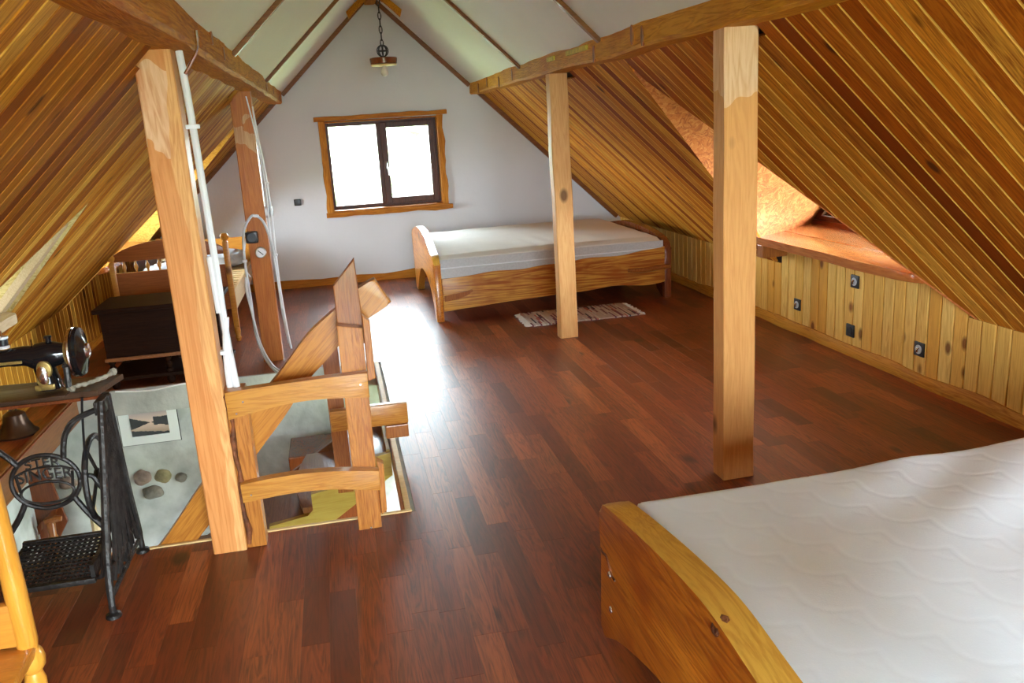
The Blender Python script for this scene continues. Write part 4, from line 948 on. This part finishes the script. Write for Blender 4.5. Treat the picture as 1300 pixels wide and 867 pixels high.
# --- honey coloured chairs at both front corners of the picture
def chair(label, ox, oy, flip):
    t = thing('wooden_chair', label, 'chair', (ox, oy, 0)); s = flip
    for px in (0, -.42):
        bm = bm_new(); lathe(bm, (ox+s*px, oy, 0.001), (0, 0, 1), [(0, .016), (.25, .021), (.36, .026), (.385, .020), (.40, .031), (.42, .034), (.44, .030), (.45, .022), (.47, .026), (.62, .026), (.95, .020), (.99, .017), (1.0, .01)], 18); obj('post', bm, 'honey', t, smooth=True)
    for px in (-.01, -.41):
        bm = bm_new(); lathe(bm, (ox+s*px, oy-.40, 0.001), (0, 0, 1), [(0, .016), (.25, .021), (.38, .026), (.40, .031), (.43, .024)], 16); obj('leg', bm, 'honey', t, smooth=True)
    a, b = sorted((ox+s*.02, ox-s*.44))
    bm = bm_new(); box(bm, a, b, oy-.43, oy+.015, .432, .462, .008); obj('seat', bm, 'honey_x', t, smooth=True)
    bm = bm_new(); box(bm, a+.03, b-.03, oy-.02, oy+.006, .47, .585, .006); obj('back_board', bm, 'honey_x', t, smooth=True)
    bm = bm_new(); prism(bm, [(a+.03, oy-.012, .78), (b-.03, oy-.012, .78), (b-.03, oy-.012, .88)]+[(a+.03+(b-a-.06)*(1-i/8), oy-.012, .88+.05*math.sin(math.pi*i/8)) for i in range(1, 8)]+[(a+.03, oy-.012, .88)], (0, .022, 0), .005); obj('top_rail', bm, 'honey_x', t, smooth=True)
    for i in range(3):
        x = a+.10+(b-a-.2)*i/2; bm = bm_new(); box(bm, x-.02, x+.02, oy-.012, oy+.008, .58, .785, .004); obj('slat', bm, 'honey', t)
    for yy in (oy-.39, oy-.01):
        bm = bm_new(); tube(bm, [(a+.02, yy, .2), (b-.02, yy, .2)], .012, 10); obj('stretcher', bm, 'honey', t, smooth=True)
chair('honey-varnished chair with a turned post at the lower left picture edge', -.868, 2.08, 1)
chair('orange wooden chair whose rounded post shows at the lower right corner', .76, .72, -1)

# ------------------------------------------------------------------ rag rug
bm = bm_new(); n, m_ = 48, 14; g = []
rx0, rx1, ry0, ry1 = 1.48, 2.42, 6.64, 7.14
for i in range(n+1):
    row = []
    for j in range(m_+1):
        x = rx0+(rx1-rx0)*i/n+.02*noise.noise(Vector((j*.8, 1, 0))); y = ry0+(ry1-ry0)*j/m_+.02*noise.noise(Vector((i*.25, 4, 0)))-(.00)*i
        row.append(bm.verts.new((x, y, .012+.004*noise.noise(Vector((i*1.3, j*.9, 0))))))
    g.append(row)
for i in range(n):
    for j in range(m_): bm.faces.new((g[i][j], g[i+1][j], g[i+1][j+1], g[i][j+1]))
ex = bmesh.ops.extrude_face_region(bm, geom=bm.faces[:]); bmesh.ops.translate(bm, verts=[v for v in ex['geom'] if isinstance(v, bmesh.types.BMVert)], vec=(0, 0, -.0105))
t = thing('rag_rug', 'small multicoloured striped rag rug on the floor before the far bed', 'rug', (1.95, 6.89, 0))
obj('weave', bm, 'rug', t)
bm = bm_new()
for side in (0, 1):
    for j in range(26):
        y = ry0+.01+(ry1-ry0-.02)*j/25; x = rx0 if side == 0 else rx1; dx = -.05 if side == 0 else .05
        tube(bm, [(x, y, .008), (x+dx*.5, y+.006*rr.uniform(-1, 1), .006), (x+dx*rr.uniform(.8, 1.2), y+.015*rr.uniform(-1, 1), .005)], .0035, 5)
o = obj('fringe', bm, 'linen_cream', t); o['kind'] = 'stuff'

# ------------------------------------------------------------------ treadle sewing machine
TZ = .755
t = thing('treadle_table', 'dark wooden sewing table on a black cast-iron treadle stand', 'table', (-1.2, 3.3, 0))
bm = bm_new(); prism(bm, [(-1.62, 3.335, TZ), (-.962, 3.345, TZ), (-.915, 3.56, TZ), (-1.62, 3.60, TZ)], (0, 0, -.022), .003); obj('table_top', bm, 'tabletop', t)
bm = bm_new(); prism(bm, [(-1.62, 3.333, TZ-.0225), (-.962, 3.343, TZ-.0225), (-.955, 3.37, TZ-.0225), (-1.62, 3.37, TZ-.0225)], (0, 0, -.012), .001); obj('front_lip', bm, 'redwood', t)
def side_frame(x):
    bm = bm_new()
    for fy, ty in ((2.985, 3.27), (3.49, 3.36)):
        tube(bm, smoothpath([(x, fy, .03), (x, fy*.92+ty*.08, .14), (x+.0, fy*.7+ty*.3, .28), (x+.005, fy*.35+ty*.65, .5), (x+.01, ty, .73)]), [.012]*3+[.014]*18, 8)
        lathe(bm, (x, fy, .001), (0, 0, 1), [(0, .028), (.012, .026), (.02, .012), (.045, .012)], 12)
    # cast scrolls filling the frame
    for k_, (cy, cz, r_) in enumerate(((3.30, .62, .045), (3.29, .52, .055), (3.26, .41, .07), (3.24, .28, .08), (3.24, .14, .075))):
        ring(bm, (x, cy, cz), (1, 0, 0), r_, .009, 18, 6); ring(bm, (x, cy+.01, cz), (1, 0, 0), r_*.5, .008, 14, 6)
    tube(bm, [(x, 3.06, .16), (x, 3.42, .16)], .012, 6); tube(bm, [(x, 3.02, .07), (x, 3.46, .07)], .009, 6)
    box(bm, x-.016, x+.016, 3.26, 3.40, .68, .731, .004)
    for k_ in range(8): tube(bm, smoothpath([(x+.006*(k_%2), 3.07+.05*k_, .10), (x+.01, 3.15+.03*k_, .3), (x+.006, 3.25+.016*k_, .68)]), .010, 6)
    return obj('side_frame', bm, 'iron', t, smooth=True)
side_frame(-.945); side_frame(-1.50)
# centre medallion with raised lettering
yc, cx, cz = 3.24, -1.165, .455
bm = bm_new(); ring(bm, (cx, yc, cz), (0, 1, 0), 0, .009, 40, 8, ((1, 0, 0), .118, .105)); 
ring(bm, (cx-.002, yc, cz-.043), (0, 1, 0), 0, .006, 32, 8, ((1, 0, 0), .092, .043))
tube(bm, [(cx-.103, yc, cz+.033), (cx-.06, yc, cz+.052), (cx, yc, cz+.060), (cx+.06, yc, cz+.055), (cx+.103, yc, cz+.036)], .0045, 6)
tube(bm, [(cx-.092, yc, cz-.03), (cx-.098, yc, cz+.035)], .006, 6); tube(bm, [(cx+.088, yc, cz-.03), (cx+.096, yc, cz+.03)], .006, 6)
md = obj('medallion', bm, 'iron', t, smooth=True)
def letters(body, size, z, sx_, par, arc):
    b2 = text_bm(body, size, .005); 
    for v in b2.verts:
        x, y, zz = v.co; xx = x*sx_; v.co = Vector((cx+xx, yc-zz, z+y-arc*xx*xx))
    obj('lettering', b2, 'iron', par)
letters('SINGER', .062, cz+.029, .93, md, .9); letters('STER', .045, cz+.077, 1.25, md, 2.6)
bm = bm_new(); tube(bm, smoothpath([(cx+.075, yc, cz+.085), (cx+.095, yc, cz+.17), (cx+.14, yc, cz+.225), (-.955, 3.28, cz+.245)]), .011, 8); obj('cross_brace', bm, 'iron', t, smooth=True)
bm = bm_new(); tube(bm, smoothpath([(cx+.118, yc, cz-.0), (cx+.16, yc, cz-.0), (cx+.185, yc, cz-.05), (-.95, 3.25, cz-.09)]), .010, 8); obj('cross_brace', bm, 'iron', t, smooth=True)
bm = bm_new(); tube(bm, smoothpath([(cx+.085, yc, cz-.075), (cx+.125, yc, cz-.15), (cx+.175, yc, cz-.22), (-.95, 3.25, .22)]), .011, 8); obj('cross_brace', bm, 'iron', t, smooth=True)
bm = bm_new(); tube(bm, smoothpath([(cx-.085, yc, cz+.075), (cx-.12, yc, cz+.12), (cx-.2, yc, cz+.20), (-1.49, 3.28, cz+.24)]), .011, 8); obj('cross_brace', bm, 'iron', t, smooth=True)
bm = bm_new(); tube(bm, smoothpath([(cx-.085, yc, cz-.075), (cx-.13, yc, cz-.15), (cx-.2, yc, cz-.22), (-1.49, 3.25, .22)]), .011, 8); obj('cross_brace', bm, 'iron', t, smooth=True)
bm = bm_new(); ring(bm, (-1.02, 3.36, .40), (1, 0, 0), .165, .012, 36, 8)
for a in range(4): tube(bm, [(-1.02, 3.36+.03*math.cos(a*1.57), .40+.03*math.sin(a*1.57)), (-1.02, 3.36+.16*math.cos(a*1.57+.5), .40+.16*math.sin(a*1.57+.5))], .007, 6)
ring(bm, (-1.02, 3.36, .40), (1, 0, 0), .03, .010, 16, 6); obj('flywheel', bm, 'iron', t, smooth=True)
bm = bm_new(); tube(bm, [(-1.02, 3.22, .46), (-1.01, 3.29, .70), (-1.005, 3.30, .745)], .005, 6); obj('drive_belt', bm, 'black', t, smooth=True)
# treadle plate: woven cast bars
bm = bm_new()
box(bm, -1.34, -1.02, 3.10, 3.12, .085, .105, .003); box(bm, -1.34, -1.02, 3.36, 3.38, .15, .17, .003); box(bm, -1.34, -1.325, 3.11, 3.37, .10, .155); box(bm, -1.035, -1.02, 3.11, 3.37, .10, .155)
for i in range(16):
    x = -1.325+.02*i; tube(bm, [(x, 3.115, .096), (x, 3.365, .160)], .0065, 6)
for i in range(12):
    y = 3.13+.02*i; tube(bm, [(-1.335, y, .101+.0155*i/.94*.33), (-1.025, y, .101+.0155*i/.94*.33)], .0055, 6)
tube(bm, smoothpath([(-1.02, 3.12, .10), (-.99, 3.10, .12), (-.985, 3.16, .22), (-.99, 3.22, .28)]), .009, 6)
obj('treadle', bm, 'iron', t, smooth=True)

# machine head
t = thing('sewing_machine', 'antique black sewing machine head with gold decals on treadle table', 'sewing machine', (-1.15, 3.45, TZ))
MY = 3.385; mx = -1.138
bm = bm_new(); box(bm, -1.50, -1.06, MY-.085, MY+.085, TZ+.001, TZ+.006, .002); obj('bed_plate', bm, 'tabletop', t, smooth=True)
bm = bm_new()
# pillar and arm as one continuous swept casting
path = smoothpath([(mx+.005, MY, TZ+.02), (mx+.005, MY, TZ+.06), (mx, MY, TZ+.095), (mx-.008, MY, TZ+.128), (mx-.05, MY, TZ+.152), (mx-.12, MY, TZ+.152), (mx-.22, MY, TZ+.149), (mx-.33, MY, TZ+.146)], 5)
rad = [.048, .046, .044, .043, .042, .040, .039, .038, .038, .038, .038, .038, .038, .039, .040, .041, .041, .041, .041, .040, .039, .038, .037, .036, .035]+[.032]*20
tube(bm, path, rad[:len(path)], 18)
lathe(bm, (mx-.02, MY, TZ+.150), (1, 0, 0), [(0, .045), (.03, .050), (.06, .049), (.085, .042), (.11, .034), (.13, .032)], 24)
lathe(bm, (mx-.34, MY, TZ+.146), (0, 0, -1), [(-.035, .02), (-.03, .034), (.03, .036), (.08, .028), (.085, .01)], 16)
obj('machine_body', bm, 'enamel', t, smooth=True)
bm = bm_new(); lathe(bm, (mx+.105, MY, TZ+.150), (1, 0, 0), [(0, .035), (.004, .066), (.012, .088), (.024, .096), (.034, .090), (.040, .06), (.046, .045), (.052, .028), (.056, .012)], 32); hw = obj('handwheel', bm, 'enamel', t, smooth=True)
bm = bm_new(); ring(bm, (mx+.113, MY, TZ+.150), (1, 0, 0), 0.088, .007, 36, 8); obj('wheel_rim', bm, 'steel', hw, smooth=True, label='bright steel rim')
bm = bm_new(); lathe(bm, (mx+.156, MY, TZ+.150), (1, 0, 0), [(0, .030), (.008, .026), (.011, .014)], 20); obj('wheel_hub', bm, 'steel', hw, smooth=True, label='polished steel hub')
bm = bm_new(); lathe(bm, (mx+.085, MY, TZ+.150), (1, 0, 0), [(0, .046), (.006, .047), (.012, .046)], 24); obj('gold_band', bm, 'gold', t, smooth=True)
bm = bm_new(); lathe(bm, (mx+.012, MY-.046, TZ+.138), (0, -1, 0), [(0, .028), (.006, .025), (.010, .010)], 20)
for v in bm.verts: v.co.z = TZ+.138+(v.co.z-TZ-.165)*1.25
obj('cover_plate', bm, 'gold', t, smooth=True)
bm = bm_new(); lathe(bm, (mx+.004, MY-.055, TZ+.132), (0, -1, 0), [(0, .020), (.004, .014), (.006, .006)], 16)
for v in bm.verts: v.co.z = TZ+.132+(v.co.z-TZ-.158)*1.8
obj('cover_lever', bm, 'steel', t, smooth=True)
bm = bm_new(); lathe(bm, (mx+.0, MY-.046, TZ+.062), (0, -1, 0), [(0, .022), (.003, .021), (.0035, .006)], 18); obj('badge', bm, 'gold', t, smooth=True)
bm = bm_new(); box(bm, mx-.033, mx+.038, MY-.052, MY-.040, TZ+.024, TZ+.046, .006); obj('gold_foot_decal', bm, 'gold', t, smooth=True)
bm = bm_new(); box(bm, mx-.28, mx-.06, MY-.0435, MY-.036, TZ+.134, TZ+.146, .003); obj('gold_arm_decal', bm, 'gold', t)
bm = bm_new(); lathe(bm, (mx+.03, MY, TZ+.192), (0, 0, 1), [(0, .010), (.02, .010), (.022, .014), (.03, .012)], 12); obj('oil_cap', bm, 'enamel', t, smooth=True)
bm = bm_new(); tube(bm, [(mx-.03, MY, TZ+.182), (mx-.03, MY, TZ+.215)], .003, 6); obj('thread_pin', bm, 'steel', t)
bm = bm_new(); tube(bm, [(mx+.075, MY-.02, TZ+.02), (mx+.080, MY-.01, TZ+.14)], .012, 8); tube(bm, [(mx+.07, MY-.03, TZ+.105), (mx+.135, MY-.04, TZ+.108)], .006, 8); obj('winder', bm, 'iron', t, smooth=True)
t = thing('thread_spool', 'white-ended thread spool on the sewing machine arm at left edge', 'spool', (-1.26, MY, TZ+.192))
bm = bm_new(); lathe(bm, (-1.262, MY, TZ+.190), (0, 0, 1), [(0, .020), (.008, .020), (.009, .014), (.036, .014), (.037, .020), (.045, .020)], 18); obj('bobbin', bm, 'white_pvc', t, smooth=True)
bm = bm_new(); lathe(bm, (-1.262, MY, TZ+.201), (0, 0, 1), [(0, .017), (.024, .017)], 18); obj('thread', bm, 'black', t, smooth=True)
bm = bm_new(); tube(bm, [(-1.262, MY, TZ+.234), (-1.262, MY, TZ+.257)], .003, 6); obj('spool_pin', bm, 'steel', t)
P = smoothpath([(-1.062, 3.362, TZ+.008), (-1.045, 3.385, TZ+.014), (-1.015, 3.42, TZ+.012), (-.985, 3.47, TZ+.012), (-.955, 3.525, TZ+.013), (-.945, 3.55, TZ+.016)], 6)
bm = bm_new(); tube(bm, P, [(.016 if i < 4 or i > len(P)-5 else .009+.002*math.sin(i*1.9)) for i in range(len(P))], 8)
for v in bm.verts: v.co += noise.noise_vector(v.co*40)*.004; v.co.z = max(v.co.z, TZ+.001)
solo('cloth_strip', bm, 'rope', 'knotted beige cloth strip lying across the sewing table corner', 'cloth', tuple(P[0]), smooth=True)

# ------------------------------------------------------------------ dark chest and pine bed at the left
t = thing('wooden_chest', 'almost black wooden chest with lower shelf behind the stair opening', 'chest', (-1.27, 6.35, 0))
bm = bm_new(); box(bm, -1.70, -.86, 6.10, 6.62, .545, .575, .006); obj('lid', bm, 'darkchest', t)
bm = bm_new(); box(bm, -1.665, -.89, 6.14, 6.60, .21, .544, .004); obj('chest_body', bm, 'darkchest', t)
bm = bm_new(); box(bm, -1.675, -.88, 6.125, 6.139, .20, .225, .003); obj('moulding', bm, 'tread', t)
bm = bm_new(); box(bm, -1.68, -.87, 6.12, 6.61, .06, .085, .003); obj('shelf', bm, 'darkchest', t)
for x in (-1.64, -1.27, -.92):
    for y in (6.16, 6.57):
        bm = bm_new(); lathe(bm, (x, y, .086), (0, 0, 1), [(0, .024), (.02, .024), (.03, .014), (.055, .026), (.08, .014), (.095, .024), (.113, .024)], 14); obj('baluster', bm, 'darkchest', t, smooth=True)
        bm = bm_new(); lathe(bm, (x, y, .001), (0, 0, 1), [(0, .02), (.03, .03), (.058, .022)], 14); obj('foot', bm, 'darkchest', t, smooth=True)
t = thing('pine_bed', 'narrow orange pine bed with spindle ends by the left wall', 'bed', (-1.35, 8.2, 0))
FX0, FX1, FY, HYd = -1.80, -.915, 7.26, 9.2
def bpost(x, y, h):
    bm = bm_new(); box(bm, x-.022, x+.022, y-.022, y+.022, .12, h-.06, .005); lathe(bm, (x, y, 0.001), (0, 0, 1), [(0, .016), (.03, .026), (.05, .018), (.08, .026), (.12, .022)], 12)
    lathe(bm, (x, y, h-.06), (0, 0, 1), [(0, .022), (.01, .014), (.02, .03), (.045, .036), (.065, .026), (.07, .01)], 14); obj('bed_post', bm, 'bedpine', t, smooth=True)
bpost(FX0, FY, .80); bpost(FX1, FY, .90); bpost(FX0, HYd, .70); bpost(FX1, HYd, .73)
bm = bm_new(); n = 12
prism(bm, [(FX0+.02+(FX1-FX0-.04)*i/n, FY-.014, .745) for i in range(n+1)]+[(FX1-.02-(FX1-FX0-.04)*i/n, FY-.014, .80+.10*math.sin(math.pi*i/n)**.7) for i in range(n+1)], (0, .028, 0), .004); obj('top_rail', bm, 'bedred', t, smooth=True)
bm = bm_new(); box(bm, FX0+.02, FX1-.02, FY-.014, FY+.014, .28, .655, .004); obj('end_panel', bm, 'bedred', t)
for i in range(9):
    x = FX0+.09+(FX1-FX0-.18)*i/8; bm = bm_new(); lathe(bm, (x, FY, .655), (0, 0, 1), [(0, .008), (.02, .008), (.03, .014), (.045, .017), (.06, .014), (.07, .008), (.09, .008)], 10); obj('spindle', bm, 'bedpine', t, smooth=True)
bm = bm_new(); box(bm, FX0+.02, FX1-.02, HYd-.012, HYd+.012, .30, .66, .004); obj('headboard', bm, 'bedpine', t)
for x in (FX0, FX1):
    bm = bm_new(); box(bm, x-.012, x+.012, FY+.024, HYd-.024, .26, .42, .004); obj('side_rail', bm, 'palewood', t)
for i in range(14):
    y = FY+.10+i*.13; bm = bm_new(); box(bm, FX0+.014, FX1-.014, y, y+.07, .39, .405, .002); obj('slat', bm, 'palewood', t)
t2 = bm_new()
bmesh.ops.create_icosphere(t2, subdivisions=4, radius=1)
for v in t2.verts:
    c = v.co; q = 1+.12*noise.noise(c*2.5)
    f_ = lambda a: math.copysign(abs(a)**.6, a)
    v.co = Vector((-1.355+f_(c.x)*.39*q, 8.86+f_(c.y)*.27*q, .495+f_(c.z)*.085*q+.015*noise.noise(c*6)))
solo('pillow', t2, 'blue_cloth', 'crumpled pale blue and white pillow on the pine bed', 'pillow', (-1.355, 8.86, .407), smooth=True)
t2 = bm_new(); bmesh.ops.create_icosphere(t2, subdivisions=4, radius=1)
for v in t2.verts:
    c = v.co; q = 1+.12*noise.noise(c*2.5+Vector((5, 0, 0)))
    v.co = Vector((-1.45+f_(c.x)*.25*q, 7.75+f_(c.y)*.22*q, .52+f_(c.z)*.11*q+.02*noise.noise(c*6)))
solo('folded_blanket', t2, 'blue_cloth', 'folded grey-blue blanket on the slats behind the bed end', 'blanket', (-1.45, 7.75, .407), smooth=True)

# ------------------------------------------------------------------ outside
bm = bm_new(); box(bm, -60, 60, -60, 80, -3.1, -3.0); struct('ground', bm, 'lawn')
t = thing('neighbour_house', 'pale house with pink roof seen through the gable window', 'house', (1.5, 26, -3))
bm = bm_new(); box(bm, -4.5, 1.2, 24, 30, -3, 1.0); obj('wall', bm, 'render', t)
bm = bm_new(); prism(bm, [(-4.9, 23.6, 1.0), (-4.9, 30.4, 1.0), (-4.9, 27, 3.4)], (6.5, 0, 0)); obj('roof', bm, 'rooftile', t)
for x in (-3.4, -1.0):
    bm = bm_new(); box(bm, x, x+.9, 23.95, 24.02, -1.2, 0); f = obj('window', bm, 'white_pvc', t); bm = bm_new(); box(bm, x+.1, x+.8, 23.93, 23.949, -1.1, -.1); obj('pane', bm, 'black', f)
def tree(x, y, h, label, seed):
    t = thing('tree', label, 'tree', (x, y, -3)); bm = bm_new(); tube(bm, [(x, y, -3), (x+.1, y, -3+h*.55)], [.22, .12], 8); obj('trunk', bm, 'bark', t)
    bm = bm_new(); q = random.Random(seed)
    for i in range(60):
        c = Vector((x+q.gauss(0, h*.16), y+q.gauss(0, h*.16), -3+h*.66+q.gauss(0, h*.14))); r_ = q.uniform(.3, .6)
        s = bmesh.ops.create_icosphere(bm, subdivisions=2, radius=r_, matrix=Matrix.Translation(c))
        for v in s['verts']: v.co += noise.noise_vector(v.co*3)*.25
    o = obj('foliage', bm, 'leaf', t); o['kind'] = 'stuff'
tree(-.2, 20, 6.6, 'green tree outside behind the left window pane', 1)
tree(6.5, 30, 4.4, 'small green tree outside behind the right window pane', 2)
